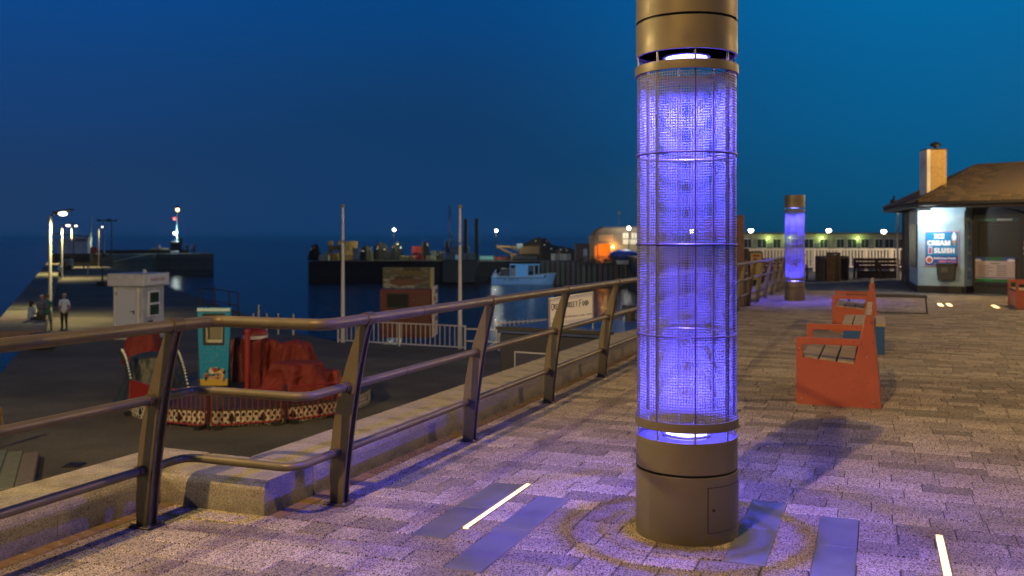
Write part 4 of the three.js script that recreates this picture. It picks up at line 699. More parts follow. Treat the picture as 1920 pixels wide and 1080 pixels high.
{ // street food stall below the kerb, with its banner
  const o = thing('food_stall', 'dark navy food stall with a flat blue roof below the promenade kerb', 'stall', V(-0.2, LOW, -15.1), YAW - 0.1), w = 1.95, d = 2.35, h = 3.05;
  put('wall', rb(w, h, d, 0.02, w / 2, h / 2, -d / 2), std([0.012, 0.013, 0.03], 0.5), o); put('roof', bx(w + 0.06, 0.06, d + 0.06, w / 2, h + 0.03, -d / 2), std([0.05, 0.07, 0.2], 0.35, { map: T.grime }), o);
  put('roof_kerb', [bx(w + 0.1, 0.05, 0.04, w / 2, h + 0.08, 0.03)], M.black, o);
  const sg = put('wall_sign', bx(0.9, 0.5, 0.02, 0.75, h - 0.55, 0.01), std([0.02, 0.02, 0.06], 0.5), o); put('sign_border', [bx(0.94, 0.02, 0.03, 0.75, h - 0.3, 0.012), bx(0.02, 0.5, 0.03, 0.29, h - 0.55, 0.012), bx(0.02, 0.5, 0.03, 1.21, h - 0.55, 0.012)], std([0.3, 0.3, 0.4], 0.5), sg); put('emblem', ext([[0.5, h - 0.62], [0.6, h - 0.42], [0.68, h - 0.52], [0.78, h - 0.4], [0.9, h - 0.62]], 0.01).translate(0, 0, 0.02), std([0.5, 0.5, 0.55], 0.5), sg);
  const L = at(1030, 612, 15.6), R = at(1112, 603, 15.2), b = thing('banner', 'white GREEK STREET FOOD banner standing on the stall roof', 'banner', L);
  const bl = V(0, 0, 0), br = R.clone().sub(L), bt = at(1112, 548, 15.2).sub(L), tl = at(1030, 560, 15.6).sub(L);
  const txt = canvas(512, 340, (c, W, H) => {
    c.fillStyle = '#c9c6d2'; c.fillRect(0, 0, W, H); c.fillStyle = '#a9a9c8'; c.fillRect(0, 0, W, 44); c.fillRect(0, H - 52, W, 52);
    c.fillStyle = '#15152a'; c.strokeStyle = '#15152a'; c.lineJoin = 'miter'; c.textAlign = 'center'; c.lineWidth = 4;
    const stroke = (pts, x, y, s) => { c.lineWidth = 9; c.beginPath(); pts.forEach((p, i) => (p[2] || !i ? c.moveTo : c.lineTo).call(c, x + p[0] * s, y + p[1] * s * 1.75)); c.stroke(); };
    const G = { G: [[9, 2], [3, 0], [0, 6], [4, 12], [9, 10], [9, 6], [6, 6]], R: [[0, 12], [0, 0], [7, 2], [1, 6], [8, 12]], E: [[7, 0], [0, 1], [0, 12], [7, 11], [0, 6, 1], [5, 6]], K: [[0, 0], [0, 12], [7, 0, 1], [0, 6], [7, 12]], S: [[8, 1], [2, 0], [7, 6], [1, 12], [0, 10]], T: [[0, 1], [8, 0], [4, 0, 1], [4, 12]], F: [[8, 0], [0, 0], [0, 13], [0, 6, 1], [6, 5]], O: [[3.5, 1], [0, 6.5], [3.5, 12], [7, 6.5], [3.5, 1]], D: [[0, 0], [0, 12], [7, 6.5], [0, 1]] };
    let x = 22; for (const ch of 'GREEK STREET FOOD') { if (ch === ' ') { x += 20; continue; } const big = 'GF'.includes(ch) ? 3.7 : 2.9; stroke(G[ch], x, 70 + (3.7 - big) * 12, big); x += 9 * big; }
    c.font = 'bold 34px sans-serif'; c.fillText('GYROS', 240, 262); c.font = 'bold 27px sans-serif'; c.fillText('HALLOUMI - PITTA', 398, 260, 214); c.fillText('CHICKEN', 88, 264);
  });
  const th = V(0.02, 0, 0.03);
  put('banner_sheet', quad(bl, br, bt, tl), std([0.85, 0.85, 0.85], 0.5, { map: txt, side: THREE.DoubleSide }), b, true);
  put('banner_frame', [rod(bl, tl, 0.018, 6), rod(br, bt, 0.018, 6), rod(tl, bt, 0.014, 6), rod(bl, br, 0.014, 6), rod(bl, V(0, -0.12, 0), 0.02, 6), rod(br, br.clone().add(V(0, -0.12, 0)), 0.02, 6)], M.steel, b);
  const v = thing('roof_vent', 'small dark vent on the stall roof right of the banner', 'vent', at(1182, 607, 17)); put('vent_pipe', cy(0.09, 0.09, 0.3, 0, 0.15, 0, 12), M.darkMetal, v); put('vent_cap', cy(0.18, 0.14, 0.06, 0, 0.32, 0, 12), M.black, v);
}

// ---------- far quay with its gear, boats ----------
{
  const qm = std([0.032, 0.033, 0.03], 0.9, { map: T.grime });
  const Q = at(578, 490, 143), QR = at(1010, 494, 143);
  struct('far_quay', slab([[Q.x, 143], [QR.x, 143], [26, 120], [60, 112], [60, 200], [Q.x + 1.5, 172]], SEA - 2, -1.95), qm);
  const sp = thing('sheet_pile_wall', 'ribbed sheet pile quay wall at the right side of the harbour', 'wall', V(4.6, SEA, -138)); for (let i = 0; i < 34; i++) { const x = i * 0.72; put('pile', bx(0.5, 3.35, 0.5, x, 1.6, 0.25 + x * 0.86 + (i % 2) * 0.22), std([0.08, 0.075, 0.055].map((c) => c * rr(0.8, 1.25)), 0.85), sp); }
  const edge = thing('quay_edge_beam', 'pale timber edge beam along the top of the far quay', 'beam', V(at(700, 490, 142.9).x, -1.95, -142.85)); const el = at(855, 490, 142.9).x - edge.position.x; put('beam', rb(el, 0.22, 0.3, 0.03, el / 2, 0.1, 0), std([0.3, 0.26, 0.15], 0.8), edge); for (let i = 0; i < 8; i++) put('bolt', cy(0.06, 0.06, 0.05, el * (i + 0.5) / 8, 0.23, 0, 8), M.black, edge);
  // crates, nets and stacks seen as separate heaps
  const Y = -1.95, pallet = (label, px, w, h, d, col, rows) => {
    const p = at(px, 490, d), o = thing('gear_stack', label, 'fishing gear', V(p.x, Y, p.z)), n = rows ?? 2, cols = Math.max(1, Math.round(w / 0.7));
    for (let r = 0; r < n; r++) for (let c = 0; c < cols; c++) if (hash(px + r, c * 7) > 0.12 || r === 0) put('crate', rb(w / cols - 0.05, h / n - 0.05, 0.7, 0.03, (c + 0.5) * w / cols - w / 2, (r + 0.5) * h / n, (hash(c, r + px) - 0.5) * 0.3), std(col.map((x) => x * (0.7 + 0.6 * hash(r * 5 + c, px))), 0.7), o);
  };
  const net = (label, px, w, h, d, col) => {
    const p = at(px, 490, d), o = thing('net_heap', label, 'net heap', V(p.x, Y, p.z)), g = new THREE.IcosahedronGeometry(1, 4), a = g.attributes.position, v = V();
    for (let i = 0; i < a.count; i++) { v.fromBufferAttribute(a, i); const k = 0.75 + 0.45 * fbm((v.x + 1.3 + px * 0.01) * 0.4, (v.y + v.z + 2) * 0.3, 5, 3); a.setXYZ(i, v.x * k * w / 2, Math.max(0, v.y) * k * h, v.z * k * w / 2.6); } g.computeVertexNormals();
    put('net', g, std(col.map((x) => x * 0.6), 0.95, { map: T.grime }), o); for (let i = 0; i < 3; i++) put('float', new THREE.SphereGeometry(0.14, 8, 6).translate((hash(px, i) - 0.5) * w * 0.7, h * (0.5 + 0.3 * hash(i, px)), w / 3), std([[0.6, 0.5, 0.3], [0.5, 0.16, 0.06], [0.6, 0.62, 0.6]][i], 0.5), o);
  };
  net('black net heap at the left end of the far quay', 590, 2.2, 2.9, 148, [0.012, 0.012, 0.012]);
  pallet('amber lit stack of crates at the left end of the far quay', 622, 2.2, 1.2, 147, [0.5, 0.3, 0.07], 2); pallet('tall amber pallet stack just right of the left flagpole', 655, 2.6, 3.1, 150, [0.6, 0.36, 0.08], 4); pallet('upper amber boxes behind the left flagpole', 629, 2.4, 3.2, 152, [0.42, 0.25, 0.06], 4);
  pallet('pale drum row near the left flagpole on the far quay', 608, 1.6, 0.9, 145.5, [0.42, 0.4, 0.25], 1); pallet('blue grey boxes beside the amber pallet stack', 672, 1.6, 2.0, 150, [0.06, 0.1, 0.16], 2);
  net('olive net heap right of the amber pallet stack', 688, 2.4, 2.7, 147, [0.1, 0.09, 0.05]); net('large black net heap below the quay lamp at left', 716, 3, 3.4, 149, [0.02, 0.02, 0.018]); net('black net heap just right of the left quay lamp', 744, 2.2, 3.4, 148, [0.02, 0.022, 0.018]);
  pallet('low yellow crates in the middle of the far quay', 760, 1.8, 0.8, 145, [0.5, 0.4, 0.12], 1); pallet('dark red container stack in the middle of the far quay', 782, 1.7, 2.3, 148, [0.3, 0.025, 0.02], 2); pallet('bright red low crates below the dark red stack', 787, 1.2, 0.9, 145, [0.6, 0.05, 0.04], 1); pallet('orange low crates left of the bright red ones', 772, 1.2, 0.8, 144.8, [0.5, 0.26, 0.08], 1);
  net('tall green net heap right of the red stack', 796, 1.7, 3.5, 148, [0.07, 0.08, 0.05]); pallet('pale yellow boxes beside the trawler', 808, 1.6, 1.6, 146, [0.5, 0.45, 0.25], 2); net('mixed gear heap at the trawler stern', 822, 2.4, 1.8, 147, [0.12, 0.12, 0.09]);
  const con = (label, px0, px1, top, d, col) => { const a = at(px0, 490, d), b = at(px1, 490, d), h = at(0, top, d).y - Y, o = thing('container', label, 'container', V(a.x, Y, a.z)), w = b.x - a.x; put('body', rb(w, h, 2.2, 0.05, w / 2, h / 2, -1.1), std(col, 0.6, { map: T.grime }), o); for (let x = 0.3; x < w; x += 0.45) put('rib', bx(0.12, h - 0.2, 0.08, x, h / 2, 0.03), std(col, 0.6), o); };
  con('teal cabin container with a pale roof left of the excavator', 899, 925, 480, 150, [0.13, 0.34, 0.33]); con('red and orange container below the excavator boom', 927, 953, 481, 152, [0.42, 0.07, 0.03]);
  const exc = thing('excavator', 'dark orange excavator with its long boom folded over the quay', 'excavator', V(at(985, 490, 150).x, Y, -150)), K = 0.0872, pt = (px, py) => [(px - 985) * K, at(0, py, 150).y - Y, 0], om = std([0.14, 0.075, 0.02], 0.6);
  put('tracks', [rb(4.2, 0.8, 0.7, 0.2, 0, 0.4, 1.1), rb(4.2, 0.8, 0.7, 0.2, 0, 0.4, -1.1)], M.black, exc); put('body', rb(3.4, 1.4, 2.4, 0.15, 0.7, 1.6, 0), om, exc); put('cab', rb(1.2, 1.5, 1.1, 0.1, -0.9, 2.0, 0.6), M.charcoal, exc); put('cab_window', bx(0.9, 0.8, 0.04, -0.9, 2.3, 1.17), std([0.1, 0.13, 0.14], 0.1), exc);
  put('boom', [rod(V(...pt(985, 478)), V(...pt(1002, 466)), 0.35, 8), rod(V(...pt(1002, 466)), V(...pt(931, 462)), 0.3, 8, 0.2)], om, exc); put('dipper_arm', rod(V(...pt(931, 462)), V(...pt(962, 478)), 0.2, 8), om, exc); put('bucket', rb(1.2, 1.2, 1.2, 0.3, pt(964, 482)[0], pt(964, 482)[1], 0), om, exc); put('hydraulic_ram', pr(pt(978, 472), pt(955, 464), 0.08, 6), M.steel, exc);
  net('brown sand heap behind the excavator', 1008, 7, 4.2, 158, [0.06, 0.045, 0.02]); net('long low brown heap right of the excavator', 1040, 9, 2.6, 160, [0.05, 0.04, 0.025]); net('olive heap near the far sheds', 1058, 5, 2.2, 152, [0.1, 0.09, 0.04]); pallet('small pale boxes on the quay behind the white boat', 1052, 3.2, 1.1, 148, [0.35, 0.33, 0.26], 1);
  const ql = (label, px, py) => { const d = 146, p = at(px, py, d), o = thing('quay_lamp', label, 'lamp post', V(p.x, Y, p.z)), h = p.y - Y; put('pole', cy(0.1, 0.06, h, 0, h / 2, 0, 8), M.charcoal, o); put('lamp_head', rb(0.6, 0.1, 0.4, 0.02, 0, h + 0.34, 0), M.charcoal, o); put('lamp_globe', new THREE.SphereGeometry(0.24, 12, 8).scale(1, 0.9, 1).translate(0, h, 0), glow([0.95, 1, 0.86], 14), o); const l = new THREE.PointLight(rgb(0.95, 1, 0.78), 125); l.name = 'quay_lamp'; l.position.set(0, h, 0); l.shadow.radius = 11; o.add(l); };
  ql('lit quay lamp above the net heaps left of the trawler', 739, 431); ql('lit quay lamp right of the two dark jack-up legs', 930.5, 432.5);
}
{ // white fishing boat
  const zc = 136, p = at(978, 533, zc), o = thing('fishing_boat', 'pale blue and white fishing boat moored across the harbour', 'boat', V(p.x, SEA, p.z), 0.02), K = zc / F, L = 113 * K;
  const hullAt = (u, v) => { const x = (u - 0.5) * L + (u > 0.8 ? (u - 0.8) * v * 3.2 : 0), beam = 1.45 * Math.sin(Math.min(1, 0.45 + u * 0.62) * Math.PI / 2) * Math.pow(Math.max(0, 1 - u ** 5), 0.8), sheer = 1.15 + 0.55 * Math.max(0, u - 0.4) ** 1.5 * 2; return [x, -0.3 + v * (sheer + 0.3), beam * (0.55 + 0.45 * Math.sqrt(v))]; };
  const P = [], I = [], nu = 28, nv = 6; for (const s of [1, -1]) { const o0 = P.length / 3; for (let i = 0; i <= nu; i++) for (let j = 0; j <= nv; j++) { const q = hullAt(i / nu, j / nv); P.push(q[0], q[1], q[2] * s); } for (let i = 0; i < nu; i++) for (let j = 0; j < nv; j++) { const a = o0 + i * (nv + 1) + j, b = a + nv + 1; s > 0 ? I.push(a, b, a + 1, b, b + 1, a + 1) : I.push(a, a + 1, b, b, a + 1, b + 1); } }
  const a0 = P.length / 3; for (let i = 0; i <= nu; i++) { const q = hullAt(i / nu, 0.8); P.push(q[0], q[1], q[2], q[0], q[1], -q[2]); } for (let i = 0; i < nu; i++) { const a = a0 + i * 2; I.push(a, a + 1, a + 2, a + 1, a + 3, a + 2); }
  const t0 = P.length / 3; for (let j = 0; j <= nv; j++) { const q = hullAt(0, j / nv); P.push(q[0], q[1], q[2], q[0], q[1], -q[2]); } for (let j = 0; j < nv; j++) { const a = t0 + j * 2; I.push(a, a + 2, a + 1, a + 1, a + 2, a + 3); }
  const g = new THREE.BufferGeometry(); g.setAttribute('position', new THREE.Float32BufferAttribute(P, 3)); g.setIndex(I); g.computeVertexNormals();
  const bm = std([0.24, 0.5, 0.85], 0.5, { side: THREE.DoubleSide }); put('hull', g, bm, o);
  const rail = []; for (let i = 0; i <= nu; i++) { const q = hullAt(i / nu, 1); rail.push(V(q[0], q[1] + 0.03, q[2])); } put('gunwale', sweep(rail, 0.06, 6), std([0.5, 0.7, 0.8], 0.5), o);
  const X = (px) => (px - 978) * K, Yp = (py) => at(0, py, zc).y - SEA;
  put('wheelhouse', [bx(X(1012) - X(956), 0.14, 2.0, (X(1012) + X(956)) / 2, Yp(496), 0), bx(X(990) - X(966), Yp(497) - 0.9, 1.9, (X(990) + X(966)) / 2, (Yp(497) + 0.9) / 2, 0)], std([0.08, 0.48, 0.9], 0.5), o);
  put('door', bx(X(965.5) - X(957), 1.25, 0.06, X(961.5), 1.85, 0.93), std([0.02, 0.03, 0.035], 0.4), o); for (const x of [956, 967]) put('door_post', bx(0.1, 1.9, 0.1, X(x), 1.95, 0.95), std([0.08, 0.48, 0.9], 0.5), o);
  put('front_window', bx(X(1000) - X(991), 0.9, 1.7, X(995.5), Yp(503), 0), std([0.03, 0.05, 0.06], 0.1), o); put('windscreen_post', [bx(0.1, 1.6, 0.1, X(1001), Yp(506), 0.8), bx(0.1, 1.6, 0.1, X(1010), Yp(506), 0.6)], std([0.3, 0.6, 0.8], 0.5), o);
  put('aft_shelter', rb(X(955) - X(938), 1.5, 1.8, 0.1, (X(955) + X(938)) / 2, 1.6, 0), M.charcoal, o); put('rubbing_strake', rb(L * 0.8, 0.09, 0.06, 0.02, -0.2, 0.98, 1.42), M.black, o); put('hull_number', [bx(0.12, 0.34, 0.02, X(946), 0.8, 1.47), bx(1.0, 0.08, 0.02, X(959), 0.72, 1.47), bx(0.3, 0.14, 0.02, X(970), 0.72, 1.47), bx(0.14, 0.12, 0.02, X(995), 0.8, 1.44), bx(0.4, 0.3, 0.02, X(1021), 1.25, 0.86)], M.black, o);
  put('stern_gear', [rb(0.7, 0.6, 0.5, 0.1, X(928), 1.4, 0), rod(V(X(924), 1.2, 0.5), V(X(930), 2.2, 0.5), 0.1, 6), rod(V(X(934), 1.2, 0.6), V(X(940), 2.1, 0.6), 0.1, 6)], std([0.4, 0.55, 0.65], 0.5), o); put('mast', cy(0.05, 0.03, 2.4, X(1005), Yp(497) + 0.4, 0, 6), M.darkMetal, o);
}
{ // trawler and jack-up legs behind
  const zc = 140, p = at(865, 512, zc), K = zc / F, X = (px) => (px - 865) * K, o = thing('trawler', 'dark blue grey trawler with tall lattice mast behind the right flagpole', 'boat', V(p.x, SEA, p.z)), Yp = (py) => at(0, py, zc).y - SEA, tm = std([0.05, 0.1, 0.12], 0.6, { map: T.grime });
  put('hull', ext([[X(832), 0.2], [X(890), 0.2], [X(897), Yp(488)], [X(832), Yp(488)]], 3.4, null, 0.1).translate(0, 0, -2), std([0.012, 0.018, 0.02], 0.7), o); put('deckhouse', [rb(X(892) - X(838), Yp(474) - Yp(489), 2.4, 0.05, X(865), (Yp(474) + Yp(489)) / 2, -0.4), rb(X(880) - X(845), 1.2, 2.0, 0.05, X(862), Yp(470), -0.4)], tm, o);
  put('window', bx(0.9, 0.7, 0.05, X(860), Yp(482), 0.84), std([0.3, 0.5, 0.6], 0.3), o); put('window', bx(0.4, 0.5, 0.05, X(876), Yp(483), 0.84), M.black, o); put('funnel', cy(0.35, 0.3, Yp(452) - Yp(474), X(838.5), (Yp(452) + Yp(474)) / 2, 0, 10), M.black, o);
  const mast = []; for (const s of [-1, 1]) mast.push(pr([X(843) + s * 0.22, Yp(476), 0], [X(843) + s * 0.05, Yp(386), 0], 0.05, 5)); for (let i = 0; i < 14; i++) { const y = Yp(476) + (Yp(386) - Yp(476)) * i / 14; mast.push(pr([X(843) - 0.2, y, 0], [X(843) + 0.2, y + 0.5, 0], 0.03, 4)); } for (const y of [398, 408]) mast.push(pr([X(838), Yp(y), 0], [X(848), Yp(y), 0], 0.05, 5)); put('lattice_mast', mast, std([0.03, 0.07, 0.09], 0.6), o);
  put('derrick', [pr([X(843), Yp(436), 0], [X(856), Yp(466), 0], 0.06, 5), pr([X(850), Yp(434), 0], [X(845), Yp(470), 0], 0.05, 5), pr([X(830), Yp(466), 0], [X(868), Yp(464), 0], 0.08, 5)], M.charcoal, o);
  for (const [px, top, lab] of [[873, 412, 'left dark jack-up leg rising behind the trawler'], [893.5, 411, 'right dark jack-up leg rising beside the teal container']]) { const d = 139.5, b = at(px, 500, d), q = thing('jack_up_leg', lab, 'pile', V(b.x, SEA, -d)), h = at(0, top, d).y - SEA; put('tube', cy(0.3, 0.3, h, 0, h / 2, 0, 14), std([0.012, 0.012, 0.012], 0.8), q); put('top_flange', cy(0.36, 0.36, 0.2, 0, h, 0, 14), M.black, q); }
}
{ // boathouse with lit doorway, and things round it
  const d = 134, Y = -1.95, K = d / F, x0 = at(1112, 490, d).x, o = thing('boathouse', 'tall boathouse with rounded roof edge and an orange lit doorway', 'building', V(x0, Y, -d)), Xp = (px) => (px - 1112) * K, Yp = (py) => at(0, py, d).y - Y, W = Xp(1260), H = Yp(427);
  const wallM = std([0.16, 0.12, 0.08], 0.8, { map: T.grime });
  const sh = [[0, 0]]; for (let i = 0; i <= 8; i++) { const a = i / 8 * Math.PI / 2; sh.push([1.6 - 1.6 * Math.cos(a), H - 2.4 + 2.4 * Math.sin(a)]); } sh.push([W, H], [W, 0]);
  const D0 = Xp(1121.5), D1 = Xp(1144), DH = Yp(457);
  put('front_wall', ext(sh, 0.3, [[[D0, 0.02], [D1, 0.02], [D1, DH], [D0, DH]], [[Xp(1115), 0.02], [Xp(1120), 0.02], [Xp(1120), DH - 0.2], [Xp(1115), DH - 0.4]]]).translate(0, 0, -0.3), wallM, o);
  put('rear_wall', ext(sh, 0.2).translate(0, 0, -7.2), std([0.5, 0.22, 0.05], 0.8), o); put('side_wall', [bx(0.2, H - 1.2, 7, 0.1, (H - 1.2) / 2, -3.8), bx(0.2, DH + 0.4, 6.6, D1 + 2.4, DH / 2, -3.8)], std([0.5, 0.24, 0.07], 0.8), o); put('roof', bx(W - 1.4, 0.2, 7.6, W / 2 + 0.7, H + 0.02, -3.6), std([0.05, 0.045, 0.04], 0.8), o); put('ceiling', bx(D1 + 2.4, 0.1, 6.6, D1 / 2 + 1.2, DH + 0.5, -3.8), std([0.5, 0.25, 0.08], 0.8), o);
  put('lamp', new THREE.SphereGeometry(0.24, 12, 8).translate(Xp(1148.5), Yp(463), 0.35), glow([1, 0.55, 0.12], 8), o); const l = new THREE.PointLight(rgb(1, 0.5, 0.1), 30); l.name = 'boathouse_lamp'; l.position.set(Xp(1148.5), Yp(463), 0.35); l.shadow.radius = 12; o.add(l);
  put('inside_lamp', new THREE.SphereGeometry(0.15, 10, 8).translate(D0 + 1.0, DH + 0.2, -2.6), glow([1, 0.5, 0.08], 6), o); const li = new THREE.PointLight(rgb(1, 0.47, 0.05), 85); li.name = 'inside_lamp'; li.position.set(D0 + 1.0, DH + 0.2, -2.6); li.shadow.radius = 8; o.add(li);
  for (const [a, b, y0, y1] of [[1168, 1178, 447, 437], [1184, 1194, 447, 437], [1168, 1195, 458, 449]]) { const f = put('window', bx(Xp(b) - Xp(a), Yp(y1) - Yp(y0), 0.08, (Xp(a) + Xp(b)) / 2, (Yp(y1) + Yp(y0)) / 2, 0.04), std([0.5, 0.46, 0.36], 0.6), o); put('glazing_bar', bx(0.08, Yp(y1) - Yp(y0), 0.06, (Xp(a) + Xp(b)) / 2, (Yp(y1) + Yp(y0)) / 2, 0.1), M.charcoal, f); }
  put('upper_board', bx(Xp(1150) - Xp(1122), 0.9, 0.06, Xp(1136), Yp(446), 0.03), std([0.26, 0.15, 0.07], 0.8), o); put('lower_boarding', bx(Xp(1230) - Xp(1160), Yp(459), 0.06, Xp(1195), Yp(459) / 2, 0.03), std([0.2, 0.17, 0.1], 0.8), o);
  put('roof_mast', [cy(0.05, 0.04, 2.4, Xp(1162), H + 1.2, -1, 6), bx(0.3, 0.4, 0.3, Xp(1162), H + 2.2, -1)], M.charcoal, o);
  const fp = at(1179, 428, d - 3), fo = thing('floodlight', 'brilliant white floodlight in front of the boathouse roof', 'floodlight', V(fp.x, Y, fp.z)), fh = fp.y - Y; put('pole', cy(0.08, 0.06, fh, 0, fh / 2, 0, 8), M.darkMetal, fo); put('lamp_head', rb(0.7, 0.16, 0.5, 0.02, 0, fh + 0.42, 0), M.charcoal, fo); put('lamp_globe', new THREE.SphereGeometry(0.245, 14, 10).translate(0, fh, 0), glow([1, 0.95, 0.82], 16), fo); const fl = new THREE.PointLight(rgb(1, 0.95, 0.8), 85); fl.name = 'floodlight'; fl.position.set(0, fh, 0); fl.shadow.radius = 11; fo.add(fl);
  const bo = thing('covered_boat', 'small boat under a blue cover on the quay by the boathouse', 'boat', V(at(1170, 490, 129).x, Y, -129)), g = new THREE.SphereGeometry(1, 24, 10).scale(2.1, 0.75, 0.8).translate(0, 1.1, 0); put('hull', g, std([0.02, 0.06, 0.3], 0.5), bo); put('cradle', [bx(3, 0.5, 0.2, 0, 0.25, 0.4), bx(3, 0.5, 0.2, 0, 0.25, -0.4)], M.charcoal, bo); put('cover', new THREE.SphereGeometry(1, 24, 6, 0, 6.3, 0, 1.4).scale(2.15, 0.9, 0.85).translate(0, 1.1, 0), std([0.03, 0.1, 0.5], 0.5), bo);
  const sh2 = thing('quay_shed', 'low brown shed with a pale door left of the boathouse', 'shed', V(at(1080, 490, 142).x, Y, -142)); put('wall', rb(2.9, 2.6, 2.5, 0.05, 1.3, 1.3, 0), std([0.08, 0.055, 0.035], 0.8), sh2); put('door', bx(0.6, 1.9, 0.05, 1.35, 1.0, 1.27), std([0.3, 0.32, 0.42], 0.5), sh2); put('roof', rb(3.2, 0.16, 2.9, 0.03, 1.3, 2.66, 0), M.charcoal, sh2);
  const slip = thing('kerb_wall', 'white lit low wall on the quay in front of the covered boat', 'wall', V(at(1162, 495, 126).x, Y, -126)); put('wall', rb(3.6, 0.45, 0.4, 0.03, 1.3, 0.22, 0), std([0.6, 0.56, 0.42], 0.7), slip); put('coping', rb(3.7, 0.08, 0.5, 0.02, 1.3, 0.48, 0), std([0.6, 0.56, 0.42], 0.7), slip);
  const hd = (label, px, n, col) => { const o2 = thing('shrub', label, 'shrub', V(at(px, 492, 127).x, Y, -127)), G = [], st = []; for (let i = 0; i < 240; i++) { const a = rnd() * 6.28, r = Math.sqrt(rnd()) * n, y = rnd() * 1.5 * (1 - r / n * 0.6); G.push(new THREE.PlaneGeometry(0.22, 0.12).rotateX(rr(-1, 1)).rotateY(rr(0, 6)).translate(Math.cos(a) * r, y, Math.sin(a) * r)); } for (let i = 0; i < 6; i++) st.push(pr([0, 0, 0], [rr(-n, n) * 0.6, 1.1, rr(-n, n) * 0.6], 0.03, 5)); put('foliage', G, std(col, 0.9, { side: THREE.DoubleSide }), o2); put('stem', st, M.timberDark, o2); };
  hd('dark bush below the orange doorway of the boathouse', 1150, 1.4, [0.04, 0.06, 0.02]); hd('small bush left of the boathouse on the quay', 1104, 1.6, [0.07, 0.06, 0.025]);
  const of = thing('orange_fence', 'low orange barrier below the boathouse doorway', 'barrier', V(at(1118, 491, 128).x, Y, -128)); for (let i = 0; i < 5; i++) put('upright', rb(0.12, 1.1, 0.1, 0.01, i * 0.42, 0.55, 0), std([0.4, 0.1, 0.04], 0.6), of); put('bar', [rb(1.9, 0.1, 0.08, 0.01, 0.85, 0.95, 0), rb(1.9, 0.1, 0.08, 0.01, 0.85, 0.4, 0)], std([0.4, 0.1, 0.04], 0.6), of);
}

{ // light added behind the near column to brighten the moored boat
  const p = at(1291, 300, 33), o = thing('added_boat_light', 'floodlight on a tall pole hidden behind the near column', 'floodlight', V(p.x, LOW, p.z)), h = p.y - LOW; put('pole', cy(0.09, 0.06, h, 0, h / 2, 0, 10), M.charcoal, o); put('lamp_head', rb(0.3, 0.2, 0.16, 0.02, 0, h + 0.12, 0.04), M.charcoal, o); put('lamp_lens', bx(0.24, 0.14, 0.02, 0, h + 0.12, -0.06), glow([0.8, 0.95, 1], 6), o);
  const l = new THREE.SpotLight(rgb(0.75, 0.88, 1), 5500, 0, 0.17, 0.8); l.name = 'added_boat_light'; l.position.set(0, h + 0.12, -0.09); l.target.position.copy(at(985, 515, 136).sub(o.position)); l.shadow.radius = 5; o.add(l); o.add(l.target);
}

// ---------- people ----------
function flesh(bones, size, center, res) {                         // one smooth skin over tapered bones, coloured by the nearest
  const mc = new MarchingCubes(res, M.black, false, false, 60000), half = size / 2, n = mc.size; mc.isolation = 0; mc.reset();
  const bs = bones.map(([a, b, r0, r1, c]) => ({ a: V(...a), d: V(...b).sub(V(...a)), r0, r1, c }));
  const q = V(), k = 0.028, dist = (p, b) => { q.copy(p).sub(b.a); const L = b.d.lengthSq(), t = L ? Math.max(0, Math.min(1, q.dot(b.d) / L)) : 0; return Math.sqrt((q.x - b.d.x * t) ** 2 + (q.y - b.d.y * t) ** 2 + (q.z - b.d.z * t) ** 2) - (b.r0 + (b.r1 - b.r0) * t); };
  const p = V();
  for (let z = 0; z < n; z++) for (let y = 0; y < n; y++) for (let x = 0; x < n; x++) {
    p.set((x - n / 2) / (n / 2) * half + center[0], (y - n / 2) / (n / 2) * half + center[1], (z - n / 2) / (n / 2) * half + center[2]);
    let m = 9; for (const b of bs) { const d = dist(p, b), h = Math.max(0, k - Math.abs(m - d)) / k; m = Math.min(m, d) - h * h * k / 4; } mc.field[x + y * n + z * n * n] = -m;
  }
  mc.update();
  const P = [], N = [], C = [];
  for (let i = 0; i < mc.count; i++) { p.set(mc.positionArray[i * 3] * half + center[0], mc.positionArray[i * 3 + 1] * half + center[1], mc.positionArray[i * 3 + 2] * half + center[2]); let best = 9, c = null; for (const b of bs) { const d = dist(p, b); if (d < best) { best = d; c = b.c; } } P.push(p.x, p.y, p.z); N.push(mc.normalArray[i * 3], mc.normalArray[i * 3 + 1], mc.normalArray[i * 3 + 2]); C.push(...c); }
  const g = new THREE.BufferGeometry(); g.setAttribute('position', new THREE.Float32BufferAttribute(P, 3)); g.setAttribute('normal', new THREE.Float32BufferAttribute(N, 3)); g.setAttribute('color', new THREE.Float32BufferAttribute(C, 3)); return g;
}
const SKIN = [0.33, 0.19, 0.12];
